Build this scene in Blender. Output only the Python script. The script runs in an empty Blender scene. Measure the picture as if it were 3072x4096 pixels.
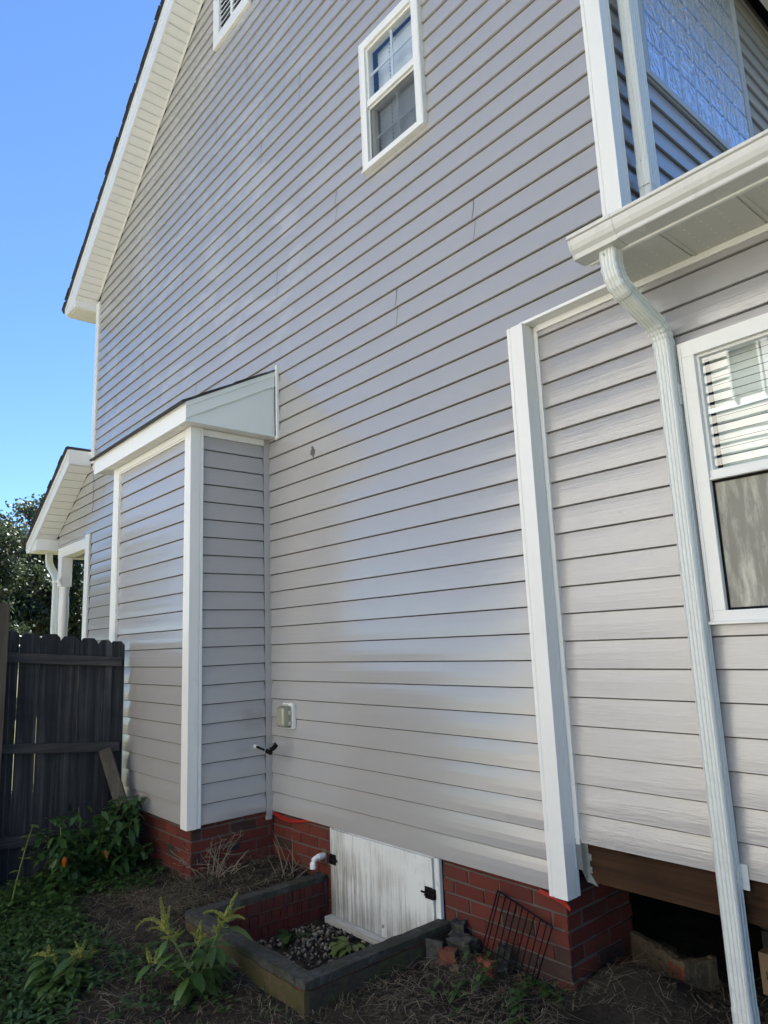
import bpy, bmesh, math, random
import numpy as np
from mathutils import Vector, Matrix, noise as mnoise
R_ = math.radians
random.seed(7); rng = np.random.default_rng(7)
scene = bpy.context.scene
COL = scene.collection

# ------------------------------------------------------------------ camera
cam_d = bpy.data.cameras.new('camera'); cam = bpy.data.objects.new('camera', cam_d); COL.objects.link(cam)
CP = Vector((4.50416, -2.75346, 1.13283))
def cam_matrix(yaw, pitch, roll):
    cy, sy, cp, sp = math.cos(yaw), math.sin(yaw), math.cos(pitch), math.sin(pitch)
    f = Vector((sy*cp, cy*cp, sp)); r = Vector((cy, -sy, 0)); u = r.cross(f)
    r2 = r*math.cos(roll) + u*math.sin(roll); u2 = -r*math.sin(roll) + u*math.cos(roll)
    return Matrix(((r2.x, u2.x, -f.x), (r2.y, u2.y, -f.y), (r2.z, u2.z, -f.z))).to_4x4()
cam.matrix_world = Matrix.Translation(CP) @ cam_matrix(-0.856718, 0.182233, -0.040256)
cam_d.sensor_fit = 'HORIZONTAL'; cam_d.sensor_width = 36.0; cam_d.lens = 2805.41/3072*36.0
cam_d.clip_start = 0.05; cam_d.clip_end = 2000
scene.camera = cam

# ------------------------------------------------------------------ light
SUN_EL, SUN_AZ = 54.0, -34.0          # azimuth from +Y towards +X
W = bpy.data.worlds.new('World'); scene.world = W; W.use_nodes = True
nt = W.node_tree; nt.nodes.clear()
sky = nt.nodes.new('ShaderNodeTexSky'); sky.sky_type = 'NISHITA'; sky.sun_disc = False
sky.sun_elevation = R_(SUN_EL); sky.sun_rotation = R_(SUN_AZ)
sky.air_density = 1.0; sky.dust_density = 0.0; sky.ozone_density = 10.0; sky.altitude = 0
bg = nt.nodes.new('ShaderNodeBackground'); bg.inputs[1].default_value = 0.058
wo = nt.nodes.new('ShaderNodeOutputWorld')
nt.links.new(sky.outputs[0], bg.inputs[0]); nt.links.new(bg.outputs[0], wo.inputs[0])
sd = bpy.data.lights.new('sun', 'SUN'); sd.energy = 5.0; sd.angle = R_(0.53); sd.color = (1.0, 0.955, 0.90)
so = bpy.data.objects.new('sun', sd); COL.objects.link(so)
sdir = Vector((math.sin(R_(SUN_AZ))*math.cos(R_(SUN_EL)), math.cos(R_(SUN_AZ))*math.cos(R_(SUN_EL)), math.sin(R_(SUN_EL))))
so.rotation_euler = sdir.to_track_quat('Z', 'Y').to_euler()
scene.view_settings.view_transform = 'Standard'; scene.view_settings.look = 'None'
scene.view_settings.exposure = 2.0; scene.view_settings.gamma = 1.0
scene.cycles.max_bounces = 10; scene.cycles.diffuse_bounces = 5; scene.cycles.transparent_max_bounces = 16

# ------------------------------------------------------------------ materials
class NT:
    def __init__(s, name):
        s.m = bpy.data.materials.new(name); s.m.use_nodes = True
        s.t = s.m.node_tree; s.t.nodes.clear()
        s.out = s.n('ShaderNodeOutputMaterial')
    def n(s, t, **kw):
        x = s.t.nodes.new(t)
        for k, v in kw.items(): setattr(x, k, v)
        return x
    def l(s, a, b): s.t.links.new(a, b)
    def coord(s, scale=(1, 1, 1), which='Object'):
        c = s.n('ShaderNodeTexCoord'); m = s.n('ShaderNodeMapping'); m.inputs['Scale'].default_value = scale
        s.l(c.outputs[which], m.inputs['Vector']); return m.outputs[0]
    def noise(s, vec, scale, detail=4, rough=0.55, dist=0):
        x = s.n('ShaderNodeTexNoise'); x.inputs['Scale'].default_value = scale; x.inputs['Detail'].default_value = detail
        x.inputs['Roughness'].default_value = rough; x.inputs['Distortion'].default_value = dist
        s.l(vec, x.inputs['Vector']); return x.outputs['Fac']
    def ramp(s, fac, stops):
        x = s.n('ShaderNodeValToRGB'); e = x.color_ramp.elements
        while len(e) < len(stops): e.new(0.5)
        for i, (p, c) in enumerate(stops):
            e[i].position = p; e[i].color = (*c, 1) if len(c) == 3 else c
        s.l(fac, x.inputs[0]); return x.outputs[0]
    def val(s, fac, a, b, lo=0, hi=1):
        x = s.n('ShaderNodeMapRange'); x.inputs['From Min'].default_value = a; x.inputs['From Max'].default_value = b
        x.inputs['To Min'].default_value = lo; x.inputs['To Max'].default_value = hi
        s.l(fac, x.inputs['Value']); return x.outputs[0]
    def mix(s, fac, a, b, blend='MIX'):
        x = s.n('ShaderNodeMix', data_type='RGBA', blend_type=blend)
        for v, k in ((fac, 0), (a, 6), (b, 7)):
            if hasattr(v, 'is_output'): s.l(v, x.inputs[k])
            else: x.inputs[k].default_value = v if k == 0 else ((*v, 1) if len(v) == 3 else v)
        return x.outputs[2]
    def bump(s, h, strength, dist, prev=None):
        x = s.n('ShaderNodeBump'); x.inputs['Strength'].default_value = strength; x.inputs['Distance'].default_value = dist
        s.l(h, x.inputs['Height'])
        if prev is not None: s.l(prev, x.inputs['Normal'])
        return x.outputs[0]
    def attr(s, name):
        x = s.n('ShaderNodeAttribute'); x.attribute_name = name; return x.outputs['Fac']
    def bsdf(s, color, rough=0.5, normal=None, spec=0.5, metal=0.0, link=True):
        b = s.n('ShaderNodeBsdfPrincipled')
        for v, k in ((color, 'Base Color'), (rough, 'Roughness'), (metal, 'Metallic'), (spec, 'Specular IOR Level')):
            if hasattr(v, 'is_output'): s.l(v, b.inputs[k])
            else: b.inputs[k].default_value = (*v, 1) if isinstance(v, tuple) else v
        if normal is not None: s.l(normal, b.inputs['Normal'])
        if link: s.l(b.outputs[0], s.out.inputs[0])
        return b

def m_siding(name, col, grain, rlo, rhi, wave=0.35):
    M = NT(name); v = M.coord()
    c0 = M.mix(M.val(M.noise(v, 1.3, 3), .3, .7), tuple(x*0.988 for x in col), tuple(x*1.01 for x in col))
    gv = M.coord((2.4, 2.4, 46)); g = M.noise(gv, 2.4, 5, .6, .9)
    c1 = M.mix(M.val(g, .35, .65), c0, tuple(x*0.97 for x in col)) if grain > .3 else c0
    c1 = M.mix(M.val(M.noise(M.coord((30, 30, 30)), 2.0, 2), .70, .78, 0, .10), c1, (.22, .20, .17))
    rv = M.coord((.8, .8, 1.5)); rn = M.noise(rv, 1.7, 5, .62, .35)
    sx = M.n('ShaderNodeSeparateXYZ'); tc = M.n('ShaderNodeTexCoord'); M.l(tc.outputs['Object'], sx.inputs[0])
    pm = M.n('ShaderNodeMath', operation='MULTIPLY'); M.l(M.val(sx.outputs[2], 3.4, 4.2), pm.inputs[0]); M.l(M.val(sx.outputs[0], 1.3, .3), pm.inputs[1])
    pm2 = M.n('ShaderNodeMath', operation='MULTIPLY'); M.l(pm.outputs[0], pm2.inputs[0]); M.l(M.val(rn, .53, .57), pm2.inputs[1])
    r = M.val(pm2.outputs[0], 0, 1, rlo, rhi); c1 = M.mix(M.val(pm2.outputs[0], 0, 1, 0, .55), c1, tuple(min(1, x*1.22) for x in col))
    b1 = M.bump(M.noise(M.coord((1.1, 1.1, 3.0)), 1.6, 2, .5), wave, .006)
    b2 = M.bump(g, grain, (.0012 if grain < .5 else .0017), b1)
    pb = M.bsdf(c1, r, b2, 1.0); pb.inputs['IOR'].default_value = 1.62; return M.m
def m_plain(name, col, rough=.4, bump=0.0, bscale=30, var=.04, spec=.5, metal=0, dirt=0.0, stretch=(1, 1, 1)):
    M = NT(name); v = M.coord(stretch); n = M.noise(v, bscale*.12, 5)
    c = M.mix(M.val(n, .3, .7), tuple(x*(1-var) for x in col), tuple(min(1, x*(1+var)) for x in col))
    if dirt: c = M.mix(M.val(M.noise(M.coord((6, 6, 1.2)), 1.4, 6, .7), .56, .80, 0, dirt), c, (.23, .21, .17))
    nb = M.bump(M.noise(v, bscale, 4), bump, .004) if bump else None
    M.bsdf(c, M.val(n, .3, .7, rough*.85, rough*1.15), nb, spec, metal); return M.m

SID = m_siding('vinyl_siding_grey', (.388, .378, .370), .20, .175, .26, .14)
SIDW = m_siding('vinyl_siding_new', (.365, .353, .352), .6, .18, .18, .12)
SEAM = m_plain('seam_gap', (.05, .045, .04), .8)
LAP_SHADE = m_plain('lap_shadow_dark', (.040, .035, .031), .8)  # shade line under each siding lap, put into the colour
WHITE = m_plain('white_vinyl_trim', (.80, .80, .775), .32, .04, 8, .02, dirt=.10)
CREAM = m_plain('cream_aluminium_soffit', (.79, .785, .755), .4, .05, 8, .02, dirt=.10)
GUT = m_plain('gutter_aluminium_white', (.61, .61, .59), .26, .05, 10, .03, dirt=.28)
DSM = m_plain('downspout_aluminium', (.70, .72, .69), .30, 0, 14, .02, dirt=.10)
SHIN = m_plain('dark_shingles', (.045, .045, .047), .9, .6, 120, .3)
MORT = m_plain('mortar', (.105, .088, .076), .9, .5, 90, .15)
DARK = m_plain('dark_interior', (.02, .02, .022), .9)
METAL = m_plain('galvanised_steel', (.42, .44, .43), .38, .1, 40, .12, metal=.8)
BLACKM = m_plain('black_iron', (.007, .006, .006), .7, .3, 90, .2, spec=.15)
PVC = m_plain('white_pvc', (.80, .81, .80), .25)
def m_brick():
    M = NT('red_brick'); r = M.attr('rnd'); v = M.coord()
    c = M.ramp(r, [(0, (.034, .022, .019)), (.10, (.045, .027, .022)), (.15, (.095, .017, .013)), (.6, (.122, .022, .015)), (1, (.145, .033, .022))])
    c = M.mix(M.val(M.noise(v, 22, 6, .7), .35, .75, 0, .55), c, (.10, .035, .027))
    c = M.mix(M.val(M.noise(v, 5, 5, .7), .50, .70, 0, .6), c, (.055, .038, .030))
    b = M.bump(M.noise(v, 130, 4), .5, .003); M.bsdf(c, .85, b, .3); return M.m
BRICK = m_brick()
def m_concrete(name, a, b, moss, mosscol=(.055, .060, .025)):
    M = NT(name); v = M.coord()
    c = M.mix(M.val(M.noise(v, 32, 6, .75), .35, .65), a, b)
    c = M.mix(M.val(M.noise(v, 6, 5, .7), .5-moss*.25, .62-moss*.2, 0, .85), c, mosscol)
    c = M.mix(M.val(M.noise(v, 60, 3), .6, .75, 0, .6), c, (.02, .02, .018))
    M.bsdf(c, .92, M.bump(M.noise(v, 60, 6, .7), .8, .008), .25); return M.m
CONC = m_concrete('weathered_concrete', (.030, .031, .028), (.092, .090, .080), .16, (.038, .038, .024))
MOSSY = m_concrete('mossy_render', (.075, .058, .036), (.125, .090, .056), .35, (.062, .058, .020))
CLAY = m_concrete('clay_block', (.055, .043, .028), (.125, .098, .062), .0, (.12, .09, .06))
CLAYR = m_concrete('clay_red', (.13, .038, .024), (.20, .065, .036), .0, (.12, .06, .04))
def m_wood(name, a, b, c, axis='Z', sc=1.0, knots=True, spec=.3):
    M = NT(name); st = {'Z': (26, 26, .8), 'X': (.8, 26, 26), 'Y': (26, .8, 26)}[axis]
    r = M.attr('rnd'); v0 = M.coord(tuple(x*sc for x in st))
    add = M.n('ShaderNodeVectorMath', operation='ADD'); M.l(v0, add.inputs[0])
    cx = M.n('ShaderNodeCombineXYZ'); mu = M.n('ShaderNodeMath', operation='MULTIPLY'); M.l(r, mu.inputs[0]); mu.inputs[1].default_value = 37
    for i in range(3): M.l(mu.outputs[0], cx.inputs[i])
    M.l(cx.outputs[0], add.inputs[1]); v = add.outputs[0]
    n = M.noise(v, 1.0, 6, .65, .8)
    col = M.ramp(n, [(.25, a), (.5, b), (.72, c)])
    col = M.mix(M.val(M.noise(M.coord((3, 3, 3)), 1.0, 4), .35, .7, 0, .6), col, a)
    if knots:
        k = M.n('ShaderNodeTexVoronoi'); k.inputs['Scale'].default_value = 1.0
        kv = M.coord({'Z': (7, 7, 2.6), 'X': (2.6, 7, 7), 'Y': (7, 2.6, 7)}[axis]); M.l(kv, k.inputs['Vector'])
        col = M.mix(M.val(k.outputs['Distance'], .05, .11, .9, 0), col, tuple(x*.3 for x in a))
    M.bsdf(col, .85, M.bump(n, .7, .004), spec); return M.m
FENCEW = m_wood('weathered_fence_wood', (.009, .010, .013), (.035, .037, .041), (.105, .102, .098))
RAILW = m_wood('weathered_rail_wood', (.026, .026, .028), (.055, .053, .052), (.11, .10, .09), 'Y')
POSTW = m_wood('grey_post_wood', (.045, .038, .030), (.085, .073, .058), (.125, .108, .085))
BEAMW = m_wood('treated_beam_wood', (.020, .010, .006), (.050, .025, .012), (.080, .043, .020), 'X', spec=.2)
BEAMD = m_wood('dark_board_wood', (.016, .017, .013), (.03, .03, .022), (.045, .043, .032), 'X')
def m_door():
    M = NT('peeling_white_paint'); v = M.coord((64, 64, 2.2)); n = M.noise(v, 1.0, 7, .78)
    big = M.noise(M.coord((2.6, 2.6, 2.6)), 1.0, 3); ov = M.noise(M.coord((50, 50, 9)), 1.0, 5, .7)
    g = M.n('ShaderNodeSeparateXYZ'); tc = M.n('ShaderNodeTexCoord'); M.l(tc.outputs['Object'], g.inputs[0])
    xl = M.val(g.outputs[0], .70, 1.25, .14, -.02); zl = M.val(g.outputs[2], -.05, .30, .08, -.06)
    s = M.n('ShaderNodeMath', operation='ADD'); M.l(n, s.inputs[0]); M.l(xl, s.inputs[1])
    s2 = M.n('ShaderNodeMath', operation='ADD'); M.l(s.outputs[0], s2.inputs[0]); M.l(zl, s2.inputs[1])
    s3 = M.n('ShaderNodeMath', operation='ADD'); M.l(s2.outputs[0], s3.inputs[0]); M.l(M.val(big, .3, .7, -.09, .10), s3.inputs[1])
    f = M.val(s3.outputs[0], .50, .72, 0, .80)
    c = M.mix(f, (.72, .74, .72), (.16, .14, .115))
    c = M.mix(M.val(ov, .60, .74, 0, .55), c, (.13, .115, .085)); c = M.mix(M.val(big, .45, .75, 0, .22), c, (.30, .28, .22))
    M.bsdf(c, .55, M.bump(n, .4, .003), .4); return M.m
DOOR = m_door()
def m_soil():
    M = NT('soil'); v = M.coord()
    c = M.mix(M.val(M.noise(v, 3.2, 6, .65), .35, .65), (.032, .026, .020), (.066, .052, .039))
    c = M.mix(M.val(M.noise(v, 28, 6, .75), .45, .7, 0, .7), c, (.016, .013, .010))
    c = M.mix(M.val(M.noise(v, 90, 3), .62, .72, 0, .55), c, (.12, .10, .075))
    sx = M.n('ShaderNodeSeparateXYZ'); tc = M.n('ShaderNodeTexCoord'); M.l(tc.outputs['Object'], sx.inputs[0])
    ln = M.n('ShaderNodeVectorMath', operation='LENGTH'); M.l(tc.outputs['Object'], ln.inputs[0])
    gr = M.mix(M.val(M.noise(v, 1.1, 6, .7), .35, .65), (.07, .085, .028), (.14, .125, .055))
    c = M.mix(M.val(ln.outputs['Value'], 3.3, 5.0), c, gr)
    b = M.bump(M.noise(v, 9, 8, .72), .9, .05); b = M.bump(M.noise(v, 70, 5, .7), .8, .012, b)
    M.bsdf(c, .95, b, .2); return M.m
SOIL = m_soil()
def m_leaf(name, a, b, rough=.42, trans=.25):
    M = NT(name); r = M.attr('rnd'); c = M.mix(r, a, b)
    c = M.mix(M.val(M.noise(M.coord(), 40, 3), .4, .7, 0, .3), c, tuple(x*.6 for x in a))
    p = M.bsdf(c, rough, None, .4, link=False)
    t = M.n('ShaderNodeBsdfTranslucent'); M.l(M.mix(.5, c, tuple(min(1, x*1.6) for x in b)), t.inputs[0])
    mx = M.n('ShaderNodeMixShader'); mx.inputs[0].default_value = trans
    M.l(p.outputs[0], mx.inputs[1]); M.l(t.outputs[0], mx.inputs[2]); M.l(mx.outputs[0], M.out.inputs[0]); return M.m
LEAFP = m_leaf('pepper_leaf', (.026, .066, .020), (.066, .135, .038), .30)
LEAFA = m_leaf('amaranth_leaf', (.040, .085, .020), (.085, .15, .034))
SPIKE = m_leaf('amaranth_spike', (.19, .21, .040), (.33, .34, .085), .7, .3)
LEAFG = m_leaf('ground_leaf', (.024, .060, .016), (.075, .135, .036))
LEAFY = m_leaf('light_leaf', (.09, .14, .03), (.15, .20, .05))
GRASS = m_leaf('grass_blade', (.030, .060, .018), (.075, .105, .035))
STRAW = m_leaf('dry_straw', (.070, .054, .034), (.34, .28, .19), .8, .1)
TREEL = m_leaf('tree_leaf', (.026, .044, .024), (.064, .088, .046), .45, .20)
STEM = m_plain('green_stem', (.12, .16, .04), .5)
TWIG = m_plain('dry_twig', (.25, .20, .145), .8, .3, 60, .25)
BARK = m_plain('bark', (.09, .07, .05), .9, .8, 30, .3)
ORANGE = m_plain('orange_pepper', (.40, .085, .010), .25, 0, 20, .15)
REDC = m_plain('red_cable_sheath', (.42, .020, .010), .45)
PEB = None
def m_pebble():
    M = NT('pebbles'); r = M.attr('rnd')
    c = M.ramp(r, [(0, (.035, .03, .026)), (.25, (.11, .095, .075)), (.55, (.23, .20, .155)), (.8, (.34, .30, .24)), (1, (.38, .36, .33))])
    c = M.mix(M.val(M.noise(M.coord(), 45, 4), .5, .7, 0, .55), c, (.06, .05, .04))
    M.bsdf(c, .7, M.bump(M.noise(M.coord(), 150, 3), .3, .002), .3); return M.m
PEB = m_pebble()
def m_glass(name, ior=1.5, tint=(1, 1, 1), rough=0.0, wob=.02):
    M = NT(name); b = M.bump(M.noise(M.coord(), 2.2, 2), wob, .02)
    f = M.n('ShaderNodeFresnel'); M.l(b, f.inputs['Normal']); ge = M.n('ShaderNodeNewGeometry')
    M.l(M.val(ge.outputs['Backfacing'], 0, 1, ior, 1/ior), f.inputs[0])
    t = M.n('ShaderNodeBsdfTransparent'); t.inputs[0].default_value = (*tint, 1)
    g = M.n('ShaderNodeBsdfGlossy'); g.inputs['Roughness'].default_value = rough; M.l(b, g.inputs['Normal'])
    mx = M.n('ShaderNodeMixShader'); M.l(f.outputs[0], mx.inputs[0]); M.l(t.outputs[0], mx.inputs[1]); M.l(g.outputs[0], mx.inputs[2])
    M.l(mx.outputs[0], M.out.inputs[0]); return M.m
GLASS = m_glass('window_glass', 2.5, (.86, .92, .96))
def m_screen(name, col, op, stain):
    M = NT(name); v = M.coord((9, 9, 1.6)); n = M.noise(v, 1.5, 6, .7)
    c = M.mix(M.val(n, .45, .62), col, tuple(x*stain for x in col))
    d = M.bsdf(c, .8, None, .2, link=False); t = M.n('ShaderNodeBsdfTransparent')
    mx = M.n('ShaderNodeMixShader'); M.l(M.val(n, .3, .7, op*.9, min(1, op*1.1)), mx.inputs[0])
    M.l(t.outputs[0], mx.inputs[1]); M.l(d.outputs[0], mx.inputs[2]); M.l(mx.outputs[0], M.out.inputs[0]); return M.m
SCREEN = m_screen('insect_screen_dark', (.085, .092, .10), .48, .8)
SCREEND = m_screen('insect_screen_dusty', (.33, .315, .27), .84, 2.0)
BLIND = m_plain('cream_blind_slat', (.88, .86, .74), .5, var=.02)
BLINDW = m_plain('white_blind_slat', (.78, .80, .82), .5, var=.02)
def m_block():
    M = NT('wavy_glass_block'); v = M.coord((1, 7, 4)); n = M.noise(v, 2.4, 2, .5, 2.0)
    b = M.bump(n, .55, .014)
    p = M.bsdf((.66, .74, .86), .12, b, 1.0, .6); p.inputs['Coat Weight'].default_value = .6; p.inputs['Coat Roughness'].default_value = .03
    M.l(b, p.inputs['Coat Normal']); return M.m
BLOCK = m_block()
COVER = m_plain('clear_plastic_cover', (.27, .27, .20), .22, 0, 20, .05, spec=.7)
CARD = m_plain('cardboard', (.22, .145, .080), .8, .2, 40, .08)
NCREAM = m_plain('neighbour_cream_siding', (.82, .79, .70), .5, var=.02)
NROOF = m_plain('neighbour_roof', (.05, .05, .055), .9)

# ------------------------------------------------------------------ mesh builder
class MB:
    def __init__(s): s.v = []; s.f = []; s.mi = []; s.r = []; s.sm = []
    def add(s, vs, fs, mi=0, rnd=None, smooth=False):
        o = len(s.v); s.v.extend([tuple(map(float, p)) for p in vs]); rr = random.random() if rnd is None else rnd
        for f in fs: s.f.append(tuple(i+o for i in f)); s.mi.append(mi); s.r.append(rr); s.sm.append(smooth)
        return s
    def quad(s, a, b, c, d, mi=0, rnd=None): return s.add((a, b, c, d), ((0, 1, 2, 3),), mi, rnd)
    def box(s, x0, x1, y0, y1, z0, z1, mi=0, rnd=None, jit=0.0):
        vs = [(x, y, z) for x in (x0, x1) for y in (y0, y1) for z in (z0, z1)]
        if jit: vs = [tuple(c+random.uniform(-jit, jit) for c in p) for p in vs]
        return s.add(vs, ((0, 1, 3, 2), (4, 6, 7, 5), (0, 4, 5, 1), (2, 3, 7, 6), (0, 2, 6, 4), (1, 5, 7, 3)), mi, rnd)
    def obox(s, p0, p1, w, h, up=(0, 0, 1), mi=0, rnd=None):
        p0, p1 = Vector(p0), Vector(p1); d = (p1-p0).normalized(); sd_ = d.cross(Vector(up)).normalized(); u = sd_.cross(d)
        vs = [p + sd_*a*w/2 + u*b*h/2 for p in (p0, p1) for a, b in ((-1, -1), (1, -1), (1, 1), (-1, 1))]
        return s.add(vs, ((3, 2, 1, 0), (4, 5, 6, 7), (0, 1, 5, 4), (1, 2, 6, 5), (2, 3, 7, 6), (3, 0, 4, 7)), mi, rnd)
    def prism(s, poly, fn, a, b, mi=0, rnd=None):           # poly of 2D points, fn(u,v,w) -> 3D
        n = len(poly); vs = [fn(u, v, a) for u, v in poly] + [fn(u, v, b) for u, v in poly]
        return s.add(vs, [tuple(range(n))[::-1], tuple(range(n, 2*n))] + [(i, (i+1) % n, n+(i+1) % n, n+i) for i in range(n)], mi, rnd)
    def rings(s, rings, mi=0, rnd=None, caps=True, smooth=True):
        n = len(rings[0]); vs = [p for r in rings for p in r]; fs = []
        for k in range(len(rings)-1):
            for i in range(n): fs.append((k*n+i, k*n+(i+1) % n, (k+1)*n+(i+1) % n, (k+1)*n+i))
        s.add(vs, fs, mi, rnd, smooth)
        if caps: s.add(list(rings[0]), [tuple(range(n))[::-1]], mi, rnd); s.add(list(rings[-1]), [tuple(range(n))], mi, rnd)
        return s
    def tube(s, pts, rad, n=8, mi=0, rnd=None, caps=True):
        pts = [Vector(p) for p in pts]; rs = rad if isinstance(rad, (list, tuple)) else [rad]*len(pts); rg = []
        ref = Vector((0.123, .345, .93))
        for i, p in enumerate(pts):
            t = (pts[min(i+1, len(pts)-1)]-pts[max(i-1, 0)]).normalized()
            a = t.cross(ref)
            if a.length < 1e-3: a = t.cross(Vector((1, 0, 0)))
            a.normalize(); b = t.cross(a)
            rg.append([p + (a*math.cos(2*math.pi*j/n)+b*math.sin(2*math.pi*j/n))*rs[i] for j in range(n)])
        return s.rings(rg, mi, rnd, caps)
    def lathe(s, c, prof, n=20, mi=0):                       # prof (radius, z)
        rg = [[(c[0]+r*math.cos(2*math.pi*j/n), c[1]+r*math.sin(2*math.pi*j/n), z) for j in range(n)] for r, z in prof]
        return s.rings(rg, mi)
    def blob(s, c, r, mi=0, rnd=None, jit=.2, sub=1):
        bm = bmesh.new(); bmesh.ops.create_icosphere(bm, subdivisions=sub, radius=1)
        q = Matrix.Rotation(random.uniform(0, 6.28), 3, Vector((random.gauss(0, 1), random.gauss(0, 1), random.gauss(0, 1))).normalized())
        vs = []
        for v in bm.verts:
            p = v.co*random.uniform(1-jit, 1+jit); p = Vector((p.x*r[0], p.y*r[1], p.z*r[2])); vs.append(Vector(c)+q @ p)
        s.add(vs, [tuple(x.index for x in f.verts) for f in bm.faces], mi, rnd, sub > 1 or jit < .15); bm.free(); return s
    def leaf(s, p, d, up, L, Wd, mi=0, rnd=None, droop=.25, fold=.25):
        p = Vector(p); d = Vector(d).normalized(); sdv = d.cross(Vector(up))
        if sdv.length < 1e-3: sdv = d.cross(Vector((1, .2, 0)))
        sdv.normalize(); n = sdv.cross(d).normalized(); vs = []
        for t, w in ((0, .06), (.28, .42), (.6, .40), (.85, .2), (1, 0)):
            c = p + d*L*t - n*(droop*L*t*t) ; e = n*(fold*Wd*w)
            if w == 0: vs.append(c)
            else: vs += [c - sdv*Wd*w + e, c, c + sdv*Wd*w + e]
        fs = []
        for k in range(3):
            a = 3*k
            fs += [(a, a+1, a+4, a+3), (a+1, a+2, a+5, a+4)]
        fs += [(9, 10, 12), (10, 11, 12)]
        return s.add(vs, fs, mi, rnd, True)
    def build(s, name, mats, parent=None, bevel=0.0, **props):
        me = bpy.data.meshes.new(name); off = Vector((0, 0, 0))
        if parent is not None: off = base_of(parent)
        vs = np.array(s.v, dtype=float) - np.array(off)
        me.from_pydata(vs.tolist(), [], s.f)
        for m in (mats if isinstance(mats, (list, tuple)) else [mats]): me.materials.append(m)
        me.polygons.foreach_set('material_index', s.mi); me.polygons.foreach_set('use_smooth', s.sm)
        at = me.attributes.new('rnd', 'FLOAT', 'FACE'); at.data.foreach_set('value', s.r)
        me.update()
        o = bpy.data.objects.new(name, me); COL.objects.link(o)
        if parent is not None: o.parent = parent
        if bevel:
            b = o.modifiers.new('bevel', 'BEVEL'); b.width = bevel; b.segments = 2; b.limit_method = 'ANGLE'; b.angle_limit = R_(40)
            b.use_clamp_overlap = True
        for k, v in props.items(): o[k] = v
        return o
def base_of(o):
    p = Vector(o.location)
    while o.parent is not None: o = o.parent; p = p + Vector(o.location)
    return p
def thing(name, loc, label, cat, group=None):
    o = bpy.data.objects.new(name, None); COL.objects.link(o); o.location = loc; o.empty_display_size = .1
    o['label'] = label; o['category'] = cat
    if group: o['group'] = group
    return o

# ================================================================== SETTING: ground
def gz(x, y):
    z = -.415 + .028*mnoise.noise((x*1.3, y*1.3, 3.1)) + .012*mnoise.noise((x*5, y*5, 1.7)) + .006*mnoise.noise((x*16, y*16, 8))
    z += .09*math.exp(-(((x+.5)/1.0)**2 + ((y+.5)/.75)**2))                 # bank against the bump-out
    z += .075*math.exp(-(((x-.2)/.45)**2 + ((y+.15)/.45)**2))
    z += .115*math.exp(-(((x-2.66)/.24)**2 + ((y-.20)/.20)**2))             # spoil heap under the wing
    z += .05*math.exp(-(((x-1.98)/.22)**2 + ((y+.10)/.18)**2))
    z -= .07*math.exp(-(((x-3.0)/.5)**2 + ((y-1.0)/.4)**2))
    if .58 < x < 1.66 and -.84 < y < .3: z = -.60
    z -= .05*max(0, min(1, (x-.5)/2.0))*max(0, min(1, (-y-.6)/1.2))
    return z
def axis(a, b, step, far):
    v = list(np.arange(a, b+1e-6, step)); s = step
    lo, hi = v[0], v[-1]; L, H = [], []
    while hi < far: s *= 1.35; hi += s; H.append(hi)
    s = step
    while lo > -far: s *= 1.35; lo -= s; L.append(lo)
    return L[::-1] + v + H
gx, gy = axis(-2.2, 4.6, .03, 500), axis(-2.6, 1.6, .03, 500)
g = MB(); vs = [(x, y, gz(x, y) if abs(x) < 12 and abs(y) < 12 else -.415) for y in gy for x in gx]; nx = len(gx)
g.add(vs, [(j*nx+i, j*nx+i+1, (j+1)*nx+i+1, (j+1)*nx+i) for j in range(len(gy)-1) for i in range(nx-1)], 0, .5, True)
g.build('ground', SOIL, kind='structure')

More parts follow.
